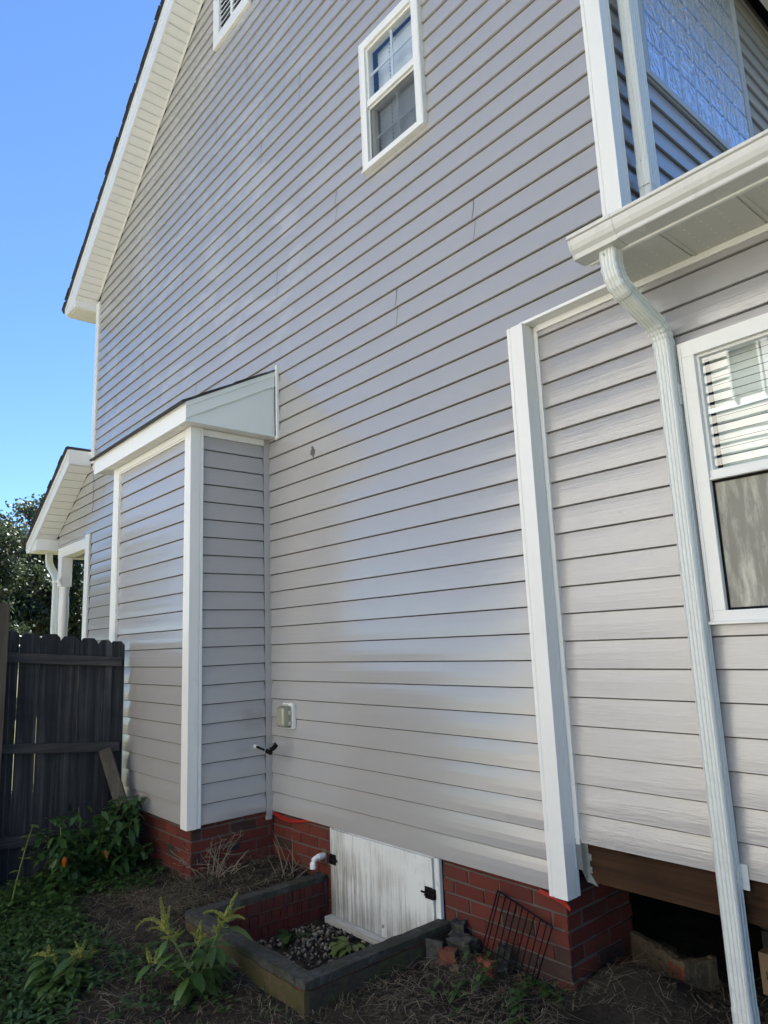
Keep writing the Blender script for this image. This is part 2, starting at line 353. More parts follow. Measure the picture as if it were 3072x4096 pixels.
# ================================================================== HOUSE
H = .127; YB = .016
house = thing('siding_house', (0, 0, -.4), 'two-storey house in light grey vinyl siding with white trim, brick base and boxed bump-out', 'house')
def fnX(y0): return lambda u, o, z: (u, y0 - o, z)          # wall facing -Y
def fnPX(x0): return lambda u, o, z: (x0 + o, u, z)         # wall facing +X
def siding(mb, fn, xa, xb, k0, k1, holes=(), zoff=0.0, ztop=None, gi=1):
    """xa/xb: numbers or functions of z; holes (u0,u1,z0,z1)"""
    XA = xa if callable(xa) else (lambda z: xa); XB = xb if callable(xb) else (lambda z: xb)
    prof = [(0, .0035), (.0003, .0135), (.0022, .0175), (.010, .0170), (.040, .0154), (.070, .0126), (.097, .0086), (H-.0050, .0040), (H-.0048, .0012), (H, .0012)]
    for k in range(k0, k1):
        zb = zoff + k*H; cuts = sorted({p[0] for p in prof} | {min(max(h_ - zb, 0), H) for hh in holes for h_ in hh[2:4]})
        if ztop is not None: cuts = sorted({min(c, ztop-zb) for c in cuts if zb < ztop})
        def out(dz):
            for (a, oa), (b, ob) in zip(prof, prof[1:]):
                if a <= dz <= b: return oa + (ob-oa)*(dz-a)/(b-a)
            return prof[-1][1]
        rr = random.random()
        for a, b in zip(cuts, cuts[1:]):
            if b-a < 1e-6: continue
            mi_ = gi if a > H-.00495 else 0  # dark top band paints the shade below the next course's butt
            zm = zb + (a+b)/2; iv = [(None, None)]
            hs = sorted([(h_[0], h_[1]) for h_ in holes if h_[2]-1e-6 <= zm <= h_[3]+1e-6])
            segs = []; cur = None
            for h0, h1 in hs: segs.append((cur, h0)); cur = h1
            segs.append((cur, None))
            for s0, s1 in segs:
                a0 = XA(zb+a) if s0 is None else s0; a1 = XA(zb+b) if s0 is None else s0
                b0 = XB(zb+a) if s1 is None else s1; b1 = XB(zb+b) if s1 is None else s1
                if b0 <= a0 and b1 <= a1: continue
                b1 = max(b1, a1)
                n = max(1, int((b0-a0)/.9)); oa, ob = out(a), out(b)
                for i in range(n):
                    t0, t1 = i/n, (i+1)/n
                    mb.quad(fn(a0+(b0-a0)*t0, oa, zb+a), fn(a0+(b0-a0)*t1, oa, zb+a), fn(a1+(b1-a1)*t1, ob, zb+b), fn(a1+(b1-a1)*t0, ob, zb+b), mi_, rr)
        if ztop is None or zb < ztop:                        # underside lip
            a0, b0 = XA(zb), XB(zb)
            hs = sorted([(h_[0], h_[1]) for h_ in holes if h_[2] < zb < h_[3]]); cur = a0
            for h0, h1 in hs + [(b0, b0)]:
                if h0 > cur:
                    mb.quad(fn(cur, .0122, zb+.0003), fn(h0, .0122, zb+.0003), fn(h0, .0135, zb+.0003), fn(cur, .0135, zb+.0003), 0, rr)
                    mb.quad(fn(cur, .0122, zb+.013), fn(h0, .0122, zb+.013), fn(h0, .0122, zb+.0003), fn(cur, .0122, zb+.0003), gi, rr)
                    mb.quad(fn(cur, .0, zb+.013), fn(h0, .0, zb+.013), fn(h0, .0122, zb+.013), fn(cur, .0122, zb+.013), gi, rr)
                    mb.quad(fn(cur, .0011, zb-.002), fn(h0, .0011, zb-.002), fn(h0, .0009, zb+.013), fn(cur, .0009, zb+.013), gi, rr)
                cur = h1
def seam(mb, fn, u, k, n=2):
    for j in range(n):
        zb = (k-1-j)*H; pts = []
        for i in range(7):
            t = i/6; z = zb + .004 + (H-.008)*t; tz = (z-zb)/H; o = .0176 - .0062*tz - .0070*tz*tz + .0010
            uu = u + .010*(t-.45) + .008*math.sin(t*math.pi)*(1 if j == 0 else .6) + (.004 if j else 0)
            pts.append((uu, o, z))
        w = .0055 if j == 0 else .0036
        for p, q in zip(pts, pts[1:]):
            mb.add([fn(p[0], p[1], p[2]), fn(p[0]+w, p[1], p[2]), fn(q[0]+w, q[1], q[2]), fn(q[0], q[1], q[2])], ((0, 1, 2, 3),), 2, .5)
RK0, RKS, XL, XR, XRG = 5.587, .729, -3.985, 3.03, -.478
def rake(x): return RK0 + RKS*(x - XL)
def xl(z): return XL if z <= RK0 else XL + (z-RK0)/RKS
def xr(z): return XR if z <= RK0 else XR - (z-RK0)/RKS
UW = (1.284, 1.874, 4.236, 5.214); VENT = (-.90, -.22, 6.83, 7.73); WW = (3.214, 4.20, 1.158, 2.319)
DR = (.684, 1.655, -.53, 0)
w = MB(); f0 = fnX(YB)
# the wall right of the lower post starts above the wing wall, so build it in two runs
siding(w, f0, .0, 2.40, 0, 22)
siding(w, f0, -1.40, .0, 20, 22)
siding(w, f0, 2.40, 3.03, 21, 22, holes=[(2.40, 3.03, 2.0, 2.69)])
siding(w, f0, lambda z: XL, lambda z: XR, 22, 44, holes=[(UW[0]+.02, UW[1]-.02, UW[2]+.02, UW[3]-.02)])
siding(w, f0, xl, xr, 44, 66, holes=[(UW[0]+.02, UW[1]-.02, UW[2]+.02, UW[3]-.02), (VENT[0]+.02, VENT[1]-.02, VENT[2]+.02, VENT[3]-.02)])
siding(w, f0, -4.00, -1.45, 0, 22)
for u, k in ((-2.976, 44), (-1.595, 38), (-3.564, 42), (-2.174, 36), (-2.552, 34), (-3.34, 32), (-1.275, 28), (.51, 44), (-.078, 42), (.93, 34), (.146, 32), (2.18, 28), (1.513, 26), (-1.329, 54.5), (-.306, 50), (-.883, 48), (-3.647, 24)):
    seam(w, f0, u, int(k))
# peeled damage patch beside the bump-out roof
for i in range(26):
    a = random.uniform(0, 6.28); r = random.uniform(0, .030); cx, cz = .585 + r*math.cos(a)*.75, 2.455 + r*1.25*math.sin(a)
    s_ = random.uniform(.008, .018); k = int(cz/H); tz = (cz-k*H)/H; o = .0176 - .0062*tz - .0070*tz*tz + .0012 + i*.00003
    w.add([f0(cx + s_*math.cos(t+a)*random.uniform(.6, 1.2), o, cz + s_*math.sin(t+a)*random.uniform(.6, 1.2)) for t in np.linspace(0, 5.5, 7)], (tuple(range(7)),), 3, .5)
for px, pz in ((.86, 2.36), (1.55, 2.0), (2.3, 2.67), (.35, .4)):
    w.add([f0(px+.003*math.cos(t), .0176, pz+.003*math.sin(t)) for t in np.linspace(0, 5.2, 6)], (tuple(range(6)),), 2, .5)
gw = w.build('gable_wall', [SID, LAP_SHADE, SEAM, m_plain('bare_patch', (.10, .10, .095), .9, .5, 80, .4)], house)
# top flat strip of grime where an old flashing sat, above the lower post
# solid core so that no light leaks through the walls
c = MB()
gp = [(XL-.09, 0), (XR, 0), (XR, RK0-.05), (XRG, rake(XRG)-.1), (XL-.09, RK0-.05)]
c.prism(gp, lambda u, v, t: (u, t, v), .30, 9.0)
c.box(XL-.10, XL-.09, .02, .30, 0, 5.5); c.box(XR, XR+.005, .02, .30, 2.7, 5.5)
c.box(-3.98, 2.40, .05, .30, -.02, .02); c.box(2.42, 3.0, .075, .29, 2.70, 2.76)
c.build('house_core', DARK, house)

def post(mb, cx, cy, sx, sy, z0, z1, a=.072, b=.100, t=.012):
    """outside corner post: corner at (cx,cy), arms towards sx (X) and sy (Y)"""
    g_ = .0065
    P = [(0, 0), (a, 0), (a+.003, g_), (a+.008, g_), (a+.011, .002), (b, .002), (b, .028), (.028, .028), (.028, b), (.002, b), (.002, a+.011), (g_, a+.008), (g_, a+.003), (0, a)]
    P = [(cx+sx*u, cy+sy*v) for u, v in P]
    if sx*sy < 0: P = P[::-1]
    mb.prism(P, lambda u, v, w_: (u, v, w_), z0, z1); return mb
m = MB(); post(m, 3.078, -.03, -1, 1, 2.70, 5.47); m.build('corner_post', WHITE, house, .0015)
m = MB(); post(m, 2.479, -.03, -1, 1, -.012, 2.686); m.build('corner_post', WHITE, house, .0015)
m = MB(); post(m, -4.088, -.014, 1, 1, 3.40, 5.50); m.build('corner_post', WHITE, house, .0015)
m = MB(); m.box(-.022, .006, -.045, -.001, -.055, 2.69); m.box(-.020, .0045, -.045, .014, -.03, 2.69); m.build('inside_corner_trim', m_plain('grey_trim', (.42, .41, .40), .35), house, .002)
# white lip under the main wall where the wing wall is set back
m = MB(); m.box(2.45, 3.03, -.012, .004, 2.684, 2.70); m.box(2.48, 3.03, .004, .075, 2.684, 2.694)
m.build('return_trim', WHITE, house, .0015)
m = MB(); m.prism([(-.005, 0), (0, 0), (.0, .0)], lambda u, v, t: (t, v, u), 0, .001)

# ---- rake, soffit, eave return
m = MB()
def along(x): return rake(x)
def slope_strip(mb, xa, xb, ylo, yhi, dzlo, dzhi, mi=0):
    mb.add([(x, y, rake(x)+dz) for x in (xa, xb) for y in (ylo, yhi) for dz in (dzlo, dzhi)],
           ((0, 1, 3, 2), (4, 6, 7, 5), (0, 4, 5, 1), (2, 3, 7, 6), (0, 2, 6, 4), (1, 5, 7, 3)), mi)
n = 46
for i in range(n):                                   # vented soffit panels, a V groove between each
    xa = -4.12 + (XRG+4.12)*i/n; xb = -4.12 + (XRG+4.12)*(i+1)/n
    slope_strip(m, xa, xb-.018, -.25, .0, .0, .006); slope_strip(m, xb-.018, xb, -.25, .0, .009, .015)
def mirror(mb):                                      # right-hand slope of the gable
    k = len(mb.v); n0 = len(mb.f); mb.v += [(2*XRG-x, y, z) for x, y, z in mb.v[:k]]
    for i in range(n0): mb.f.append(tuple(j+k for j in mb.f[i][::-1])); mb.mi.append(mb.mi[i]); mb.r.append(mb.r[i]); mb.sm.append(mb.sm[i])
    return mb
mirror(m).build('rake_soffit', CREAM, house)
m = MB(); slope_strip(m, -4.457, -4.222, -.270, -.250, -.0, .205); slope_strip(m, -4.222, -2.83, -.270, -.250, -.0, .205); slope_strip(m, -2.835, XRG, -.2725, -.250, -.003, .205)
slope_strip(m, -4.47, XRG, -.284, -.262, .205, .295); mirror(m)
m.v = [(x, y, max(z, 5.41)) for x, y, z in m.v]; m.build('rake_fascia', WHITE, house, .002)
m = MB(); slope_strip(m, -3.99, XRG, -.018, -.004, -.022, .0); mirror(m).build('rake_trim', CREAM, house)
m = MB()
slope_strip(m, -4.53, XRG, -.297, 9.3, .297, .325); slope_strip(m, -4.52, XRG, -.292, 9.28, .27, .297)
for i in range(34):                                  # butt edges of shingle courses
    xa = -4.535 + i*.125
    if xa < XRG-.13: slope_strip(m, xa, xa+.10+random.uniform(0, .05), -.302-random.uniform(0, .012), 9.3, .325, .332)
mirror(m).build('gable_roof', SHIN, house)
m = MB(); m.box(-4.457, -4.11, -.248, 9.2, 5.412, 5.60); m.box(-4.46, -4.457, -.25, 9.2, 5.40, 5.62)
m.prism([(-4.457, 5.412), (-4.11, 5.412), (-4.11, 5.60), (-4.20, 5.60), (-4.457, 5.43)], lambda u, v, t: (u, t, v), -.256, -.248)
m.build('eave_return', WHITE, house, .002)
m = MB(); m.box(2*XRG+4.11, 2*XRG+4.457, -.248, 9.2, 5.412, 5.60); m.box(2*XRG+4.457, 2*XRG+4.46, -.25, 9.2, 5.40, 5.62); m.build('eave_return', WHITE, house, .002)
m = MB(); m.box(-4.44, -4.13, -.235, 9.1, 5.405, 5.4115); m.build('eave_soffit', CREAM, house)
m = MB(); m.box(2*XRG+4.13, 2*XRG+4.44, -.235, 9.1, 5.405, 5.4115); m.build('eave_soffit', CREAM, house)

# ---- gable vent
x0, x1, z0, z1 = VENT; v_ = MB(); fw = .115
v_.box(x0, x1, -.028, .01, z0, z0+fw); v_.box(x0, x1, -.028, .01, z1-fw, z1); v_.box(x0, x0+fw, -.028, .01, z0+fw, z1-fw); v_.box(x1-fw, x1, -.028, .01, z0+fw, z1-fw)
v_.box((x0+x1)/2-.02, (x0+x1)/2+.02, -.015, .02, z0+fw, z1-fw)
vt = v_.build('gable_vent', CREAM, house, .006)
m = MB(); zz = z0+fw+.02
while zz < z1-fw-.03:
    for xa, xb in ((x0+fw, (x0+x1)/2-.02), ((x0+x1)/2+.02, x1-fw)):
        m.add([(xa, -.012, zz), (xb, -.012, zz), (xb, .02, zz+.04), (xa, .02, zz+.04), (xa, -.012, zz+.012), (xb, -.012, zz+.012), (xb, .02, zz+.05), (xa, .02, zz+.05)],
              ((0, 1, 2, 3), (4, 7, 6, 5), (0, 4, 5, 1), (3, 2, 6, 7)))
    zz += .062
m.build('louvre', CREAM, vt)
m = MB(); m.quad((x0+.02, .05, z0+.02), (x1-.02, .05, z0+.02), (x1-.02, .05, z1-.02), (x0+.02, .05, z1-.02)); m.build('vent_backing', DARK, vt)

# ---- double-hung windows
def window(x0, x1, z0, z1, yf, fw, zm, mr, cols, slat, blindmat, scr, rows=1, dusty=False):
    """outer frame x0..x1, z0..z1; face at y = yf; meeting rail centre zm, height mr"""
    m = MB(); yb = yf+.07
    m.box(x0, x1, yf, yb, z1-fw, z1); m.box(x0, x1, yf, yb, z0, z0+fw*.62); m.box(x0-.006, x1+.006, yf-.008, yb, z0-.012, z0)
    m.box(x0, x0+fw, yf, yb, z0+fw*.62, z1-fw); m.box(x1-fw, x1, yf, yb, z0+fw*.62, z1-fw)
    for xa, xb in ((x0+.006, x0+.016), (x1-.016, x1-.006)): m.box(xa, xb, yf-.0035, yf, z0+.01, z1-.02)
    win = m.build('window', WHITE, house, .003)
    xa, xb = x0+fw, x1-fw
    m = MB(); m.box(xa, xb, yf+.012, yb+.02, zm-mr/2, zm+mr/2); m.box(xa, xb, yf+.004, yf+.012, zm-mr/2, zm-mr/2+.010)
    m.build('meeting_rail', WHITE, win, .003)
    iw = .012                                                   # sash stiles
    m = MB(); zt, zc = z1-fw, zm+mr/2
    m.box(xa, xa+iw, yf+.02, yb, zc, zt); m.box(xb-iw, xb, yf+.02, yb, zc, zt); m.box(xa+iw, xb-iw, yf+.02, yb, zt-iw, zt)
    m.build('upper_sash', WHITE, win, .002)
    m = MB(); zl, zh = z0+fw*.62, zm-mr/2
    m.box(xa, xa+iw*1.3, yf+.045, yb+.02, zl, zh); m.box(xb-iw*1.3, xb, yf+.045, yb+.02, zl, zh); m.box(xa+iw, xb-iw, yf+.045, yb+.02, zl, zl+iw*2)
    m.build('lower_sash', WHITE, win, .002)
    for nm, za, zb_, yy in (('upper_pane', zc, zt, yf+.034), ('lower_pane', zl, zh, yf+.066)):
        m = MB(); m.quad((xa, yy, za), (xb, yy, za), (xb, yy, zb_), (xa, yy, zb_)); m.build(nm, GLASS, win)
        m = MB(); bw = .020
        for i in range(1, cols): xx = xa+(xb-xa)*i/cols; m.box(xx-bw/2, xx+bw/2, yy+.006, yy+.014, za, zb_)
        for i in range(1, rows+1):
            zz = za+(zb_-za)*i/(rows+1); m.box(xa, xb, yy+.0065, yy+.0135, zz-bw/2, zz+bw/2)
        m.build('muntin', WHITE, win)
    m = MB(); m.quad((xa, yf+.030, zl), (xb, yf+.030, zl), (xb, yf+.030, zh), (xa, yf+.030, zh)); m.build('insect_screen', scr, win)
    m = MB(); m.box(xa, xb, yf+.024, yf+.034, zl, zl+.010); m.box(xa, xa+.008, yf+.024, yf+.034, zl, zh); m.box(xb-.008, xb, yf+.024, yf+.034, zl, zh); m.box(xa, xb, yf+.024, yf+.034, zh-.01, zh)
    m.build('screen_frame', WHITE if not dusty else BLACKM, win)
    m = MB(); zz = z0+.06; i = 0
    ya_, yb_, fc = (yf+.118, yf+.117, .90) if dusty else (yf+.124, yf+.112, .955)
    while zz < z1-.06:
        tl = random.uniform(-.0012, .0012) if dusty else random.uniform(-.003, .003)
        m.add([(xa+.012, ya_, zz), (xb-.012, ya_, zz+tl), (xb-.012, yb_, zz+slat*fc+tl), (xa+.012, yb_, zz+slat*fc)], ((0, 1, 2, 3),), 0, .5)
        zz += slat; i += 1
    for t in ((.3, .93) if not dusty else (.45,)):
        xx = xa+(xb-xa)*t
        for q in np.arange(z0+.06, z1-.06, slat): m.box(xx-.002, xx+.002, yf+.107, yf+.110, q, q+slat*.45, 1)
    m.build('blind', [blindmat, DARK], win)
    m = MB(); m.quad((xa-.05, yf+.19, z0), (xb+.05, yf+.19, z0), (xb+.05, yf+.19, z1), (xa-.05, yf+.19, z1)); m.build('room_backing', DARK, win)
    return win
window(*UW, -.030, .060, 4.717, .060, 2, .030, BLINDW, SCREEN)
window(WW[0], WW[1], WW[2], WW[3], .040, .066, 1.738, .042, 2, .034, BLIND, SCREEND, dusty=True)

# ---- side wall with the glass-block window
GB = (.415, 1.770, 3.985, 5.40)
m = MB(); siding(m, fnPX(3.045), .06, 8.9, 22, 44, holes=[(GB[0], GB[1], GB[2], GB[3])]); sw = m.build('side_wall', [SID, LAP_SHADE], house)
m = MB(); xx = 3.062
m.box(3.03, xx+.010, GB[0]-.03, GB[0]+.022, GB[2]-.03, GB[3]+.03); m.box(3.03, xx+.010, GB[1]-.022, GB[1]+.045, GB[2]-.03, GB[3]+.03)
m.box(3.03, xx+.010, GB[0]+.022, GB[1]-.022, GB[2]-.03, GB[2]+.012); m.box(3.03, xx+.010, GB[0]+.022, GB[1]-.022, GB[3]-.012, GB[3]+.03)
gbw = m.build('glass_block_window', m_plain('window_frame_grey', (.45, .46, .46), .35), house, .003)
m = MB(); s_ = (GB[1]-GB[0]-.044)/7; yy = GB[0]+.022
for i in range(7):
    for j in range(8):
        ya, za = yy+i*s_, GB[2]+.012+j*s_
        if za+s_ > GB[3]: continue
        e = .010; d0, d1 = xx-.018, xx+.004
        m.add([(d0, ya+.010, za+.004), (d0, ya+s_-.010, za+.004), (d0, ya+s_-.010, za+s_-.004), (d0, ya+.010, za+s_-.004),
               (d1, ya+.016, za+e), (d1, ya+s_-.016, za+e), (d1, ya+s_-.016, za+s_-e), (d1, ya+.016, za+s_-e)],
              ((4, 5, 6, 7), (0, 1, 5, 4), (1, 2, 6, 5), (2, 3, 7, 6), (3, 0, 4, 7)))
m.build('glass_block', BLOCK, gbw)
m = MB(); m.box(3.03, 3.046, GB[0], GB[1], GB[2], GB[3]); m.build('block_backing', m_plain('block_joint', (.10, .12, .15), .4), gbw)

# ---- bump-out
BX0, BX1, BY = -1.48, .005, -.645
bo = MB(); fb = fnX(BY+.036)
siding(bo, fb, BX0+.05, BX1-.03, 0, 22, ztop=2.685); siding(bo, fnPX(BX1-.021), BY+.06, -.030, 0, 22, ztop=2.685)
bo.box(BX0, BX0+.02, BY+.04, .0, -.0, 2.685); bo.box(BX0+.02, BX1-.04, BY+.05, BY+.06, -.01, 2.685); bo.box(BX1-.045, BX1-.025, BY+.06, -.0, -.01, 2.685)
bump = bo.build('bump_out', [SID, LAP_SHADE], house)
m = MB(); post(m, .020, BY, -1, 1, -.012, 2.686); m.build('corner_post', WHITE, bump, .0015)
m = MB(); post(m, BX0, BY, 1, 1, -.012, 2.686, a=.09, b=.118); m.build('corner_post', WHITE, bump, .0015)
m = MB(); m.box(BX0+.118, -.082, BY+.002, BY+.03, 2.635, 2.684); m.box(BX0+.118, -.082, BY+.010, BY+.03, 2.622, 2.635)
m.box(-.02, .012, BY+.102, -.045, 2.650, 2.684); m.box(-.02, .008, BY+.102, -.045, 2.638, 2.650, 1); m.build('head_trim', [CREAM, CREAM], bump, .0015)
RX0, RX1, RY = -1.715, .125, -.735
m = MB()
for i in range(16):
    xa = RX0+.03+(RX1-RX0-.04)*i/16; xb = RX0+.03+(RX1-RX0-.04)*(i+1)/16
    m.box(xa, xb-.008, RY+.018, .0, 2.688, 2.694); m.box(xb-.008, xb, RY+.018, .0, 2.694, 2.699)
m.build('soffit', CREAM, bump)
m = MB(); m.box(RX0, RX1-.0, RY, RY+.018, 2.680, 2.815); m.prism([(RY-.006, 2.815), (RY-.006, 2.80), (RY, 2.80), (RY, 2.815)], lambda u, v, t: (t, u, v), RX0, RX1)
m.prism([(RY, 2.682), (RY, 2.815), (RY-.012, 2.815), (RY-.004, 2.78), (RY-.012, 2.75), (RY-.002, 2.70)], lambda u, v, t: (t, u, v), RX0-.006, RX0)
m.build('fascia', WHITE, bump, .002)
slz = lambda y: 2.815 + (y-RY)*.535
SIDEP = m_plain('painted_side_panel', (.74, .79, .765), .45, .08, 6, .02)
m = MB(); m.prism([(RY+.018, 2.684), (.0, 2.684), (.0, slz(0)-.02), (RY+.018, slz(RY)-.02)], lambda u, v, t: (t, u, v), RX1-.014, RX1-.004)
m.prism([(RY+.002, slz(RY)-.115), (RY+.002, slz(RY)), (.0, slz(0)), (.0, slz(0)-.115)], lambda u, v, t: (t, u, v), RX1-.004, RX1+.004)
m.prism([(RY-.004, slz(RY)-.035), (RY-.004, slz(RY)+.004), (.0, slz(0)+.004), (.0, slz(0)-.035)], lambda u, v, t: (t, u, v), RX1+.004, RX1+.010)
for dz in (.112,): m.prism([(RY+.10, slz(RY+.10)-dz-.004), (RY+.10, slz(RY+.10)-dz), (.0, slz(0)-dz), (.0, slz(0)-dz-.004)], lambda u, v, t: (t, u, v), RX1+.004, RX1+.008)
m.build('side_panel', SIDEP, bump, .0015)
m = MB(); m.prism([(RY-.03, slz(RY-.03)+.004), (RY-.03, slz(RY-.03)+.018), (.01, slz(.01)+.018), (.01, slz(.01)+.004)], lambda u, v, t: (t, u, v), RX0-.03, RX1+.014)
for i in range(5):
    ya = RY-.034+i*.135; m.prism([(ya, slz(ya)+.018), (ya, slz(ya)+.026), (ya+.14, slz(ya+.14)+.021), (ya+.14, slz(ya+.14)+.018)], lambda u, v, t: (t, u, v), RX0-.032-random.uniform(0, .01), RX1+.014+random.uniform(-.012, .014))
m.build('shed_roof', SHIN, bump)
m = MB(); m.box(RX1+.012, RX1+.034, -.018, .002, 2.665, 3.245); m.box(RX1-.01, RX1+.012, -.012, .002, 2.66, 2.69); m.box(RX1-.004, RX1+.012, -.016, .002, 2.69, 3.215, 1)
m.build('flashing_strip', [WHITE, BLACKM], bump, .0015)

# ---- wing (one-storey addition)
WY = .065
m = MB(); fw_ = fnX(WY+.016)
siding(m, fw_, 2.50, 8.0, 0, 20, holes=[(WW[0]+.02, WW[1]-.02, WW[2]+.02, WW[3]-.02)], zoff=.212, ztop=2.684)
wing = m.build('wing_wall', [SIDW, m_plain('lap_shadow_wing', (.105, .095, .088), .7)], house)  # second material: lighter painted shade line for the wing laps
m = MB(); m.box(2.480, 2.502, WY-.006, WY+.03, .205, 2.682); m.box(2.466, 2.480, WY-.001, WY+.03, .19, 2.682); m.build('side_trim', WHITE, wing, .0015)
m = MB(); m.box(2.504, 8.0, WY-.012, WY+.01, 2.652, 2.6835); m.build('head_trim', CREAM, wing, .0015)
m = MB(); m.box(2.5, 8, .12, .16, .22, 2.6); m.build('wing_core', DARK, wing) if False else None
m = MB(); m.box(2.45, 3.2, .30, .34, .22, 2.66); m.box(2.45, 2.47, .09, .34, .22, 2.66); m.box(4.21, 8.0, .20, .24, .22, 2.66); m.box(2.45, 8.0, .10, 4.0, .205, .25)
m.box(2.46, 8.0, .09, .34, 2.66, 2.70); m.box(3.1, 8, .30, .34, .22, 1.1); m.box(7.9, 8, .1, 4, .2, 2.7); m.box(3.05, 8, 3.9, 4, -.5, 2.7); m.build('wing_core', DARK, wing)
m = MB(); EX0 = 3.045; EY = -.245
for i in range(18):
    xa = EX0+i*.30; m.box(xa, xa+.275, EY, WY-.0, 2.680, 2.687); m.box(xa+.275, xa+.287, EY, WY, 2.685, 2.690); m.box(xa+.287, xa+.30, EY, WY, 2.677, 2.687)
    for j in range(7):
        for q in range(3): m.box(xa+.05+q*.07, xa+.058+q*.07, EY+.03+j*.04, EY+.042+j*.04, 2.6785, 2.680, 1)
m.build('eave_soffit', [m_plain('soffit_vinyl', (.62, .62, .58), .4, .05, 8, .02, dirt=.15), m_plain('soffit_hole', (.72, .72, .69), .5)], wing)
m = MB(); m.box(EX0-.03, 8, EY-.002, EY+.016, 2.676, 2.83); m.build('eave_fascia', WHITE, wing, .0015)
m = MB(); rz = lambda y: 2.80+(y+.30)*.28
m.prism([(-.30, rz(-.30)), (-.30, rz(-.30)+.02), (4.2, rz(4.2)+.02), (4.2, rz(4.2))], lambda u, v, t: (t, u, v), 3.083, 8.1); m.build('wing_roof', SHIN, wing)
# K-style gutter
def kprof(y0, z0):                                    # back bottom corner (y0,z0); opens upward
    P = [(0, .088), (0, 0), (-.078, 0), (-.082, .004), (-.084, .018), (-.098, .032), (-.108, .050), (-.112, .066), (-.112, .074), (-.121, .078), (-.122, .090), (-.108, .093), (-.106, .088), (-.116, .087), (-.1145, .08),
         (-.108, .076), (-.108, .067), (-.104, .053), (-.094, .036), (-.080, .022), (-.077, .003), (-.003, .003), (-.003, .088)]
    return [(y0+a, z0+b) for a, b in P]
m = MB(); KP = kprof(EY-.002, 2.685)
m.prism(KP[::-1], lambda u, v, t: (t, u, v), 3.000, 8.0)
gut = m.build('gutter', GUT, wing, 0)
cap = [(EY-.002+a, 2.685+b) for a, b in [(0, .09), (0, -.003), (-.080, -.003), (-.087, .016), (-.101, .031), (-.111, .049), (-.115, .066), (-.115, .073), (-.124, .077), (-.125, .092)]]
m = MB(); m.prism(cap[::-1], lambda u, v, t: (t, u, v), 2.994, 3.000)
m.prism([(p[0]-.001, p[1]-.001) for p in cap][::-1], lambda u, v, t: (t, u, v), 3.000, 3.004); m.build('gutter_end_cap', GUT, gut, .001)
lap = [(EY-.002+a, 2.685+b) for a, b in [(.0, -.0025), (-.080, -.0025), (-.0865, .016), (-.1005, .031), (-.1105, .049), (-.1145, .066), (-.1145, .073), (-.1235, .077), (-.1245, .091), (-.122, .090), (-.112, .074), (-.112, .066), (-.108, .050), (-.098, .032), (-.084, .018), (-.078, 0), (0, 0)]]
m = MB(); m.prism(lap[::-1], lambda u, v, t: (t, u, v), 3.004, 3.20); m.build('gutter_lap', GUT, gut)
def dsprof(a, b, ribs=(4, 4)):
    """rectangular corrugated pipe section, CCW, a along first axis, b along second"""
    P = []; r = .006
    def side(p, q, n):
        p, q = Vector((*p, 0)), Vector((*q, 0)); d = q-p; L = d.length; t = d/L; nrm = Vector((t.y, -t.x, 0)); pts = [p + t*r]
        for i in range(n):
            c0 = .17+.66*i/max(1, n-1) if n > 1 else .5
            for o, dd in ((-.075, 0), (-.03, -.0036), (.03, -.0036), (.075, 0)): pts.append(p + t*L*(c0+o) + nrm*dd)
        pts.append(q - t*r); return pts
    for p, q, n in (((-a/2, -b/2), (a/2, -b/2), ribs[0]), ((a/2, -b/2), (a/2, b/2), ribs[1]), ((a/2, b/2), (-a/2, b/2), ribs[0]), ((-a/2, b/2), (-a/2, -b/2), ribs[1])): P += side(p, q, n)
    return [(p.x, p.y) for p in P]
def sweep(mb, prof, path, A=(1, 0, 0), mi=0, scale=None):
    path = [Vector(p) for p in path]; rg = []; A = Vector(A)
    for i, p in enumerate(path):
        t0 = (path[i]-path[i-1]).normalized() if i else (path[1]-path[0]).normalized()
        t1 = (path[i+1]-path[i]).normalized() if i < len(path)-1 else t0
        t = (t0+t1).normalized(); a = (A - t*A.dot(t)).normalized(); b = t.cross(a)*-1
        k = 1/max(.5, t.dot(t1)); s = scale[i] if scale else 1
        # stretch in the bend plane only
        rg.append([p + a*u*s + b*v*s*k for u, v in prof])
    mb.rings(rg, mi, None, True, False)
def arc(p0, p1, p2, n):                               # rounded corner points (quadratic)
    p0, p1, p2 = Vector(p0), Vector(p1), Vector(p2)
    return [p0*(1-t)**2 + p1*2*t*(1-t) + p2*t*t for t in np.linspace(0, 1, n)]
# lower downspout from the wing gutter
DP = dsprof(.068, .070, (4, 3))
m = MB(); top = (3.128, -.262, 2.70)
bend1 = arc((3.128, -.262, 2.625), (3.131, -.262, 2.545), (3.142, -.200, 2.508), 9)
bend2 = arc((3.162, -.035, 2.420), (3.168, .020, 2.385), (3.1695, .024, 2.315), 9)
path = [top, (3.128, -.262, 2.65)] + bend1; sc = [1.05, 1.05] + [1.07 if i % 2 else .99 for i in range(9)]
sweep(m, DP, path, (1, .0, 0), 0, sc)
sweep(m, DP, [bend1[-1]-Vector((0, -.004, -.002)), (3.150, -.13, 2.470), bend2[0]], (1, 0, 0), 0)
path = [Vector((3.155, -.09, 2.449))] + bend2 + [Vector((3.170, .025, 2.27))]; sc = [1.045] + [1.07 if i % 2 else .985 for i in range(9)] + [1.05]
sweep(m, DP, path, (1, 0, 0), 0, sc)
sweep(m, DP, [(3.170, .025, 2.29), (3.172, .025, 1.0), (3.176, .022, -.225)], (1, 0, 0), 0)
sweep(m, DP, [(3.176, .022, -.215), (3.178, .020, -.30), (3.178, -.02, -.47), (3.178, -.05, -.5)], (1, 0, 0), 0, [1.045, 1.045, 1.03, 1.03])
dsp = m.build('downspout', DSM, house)
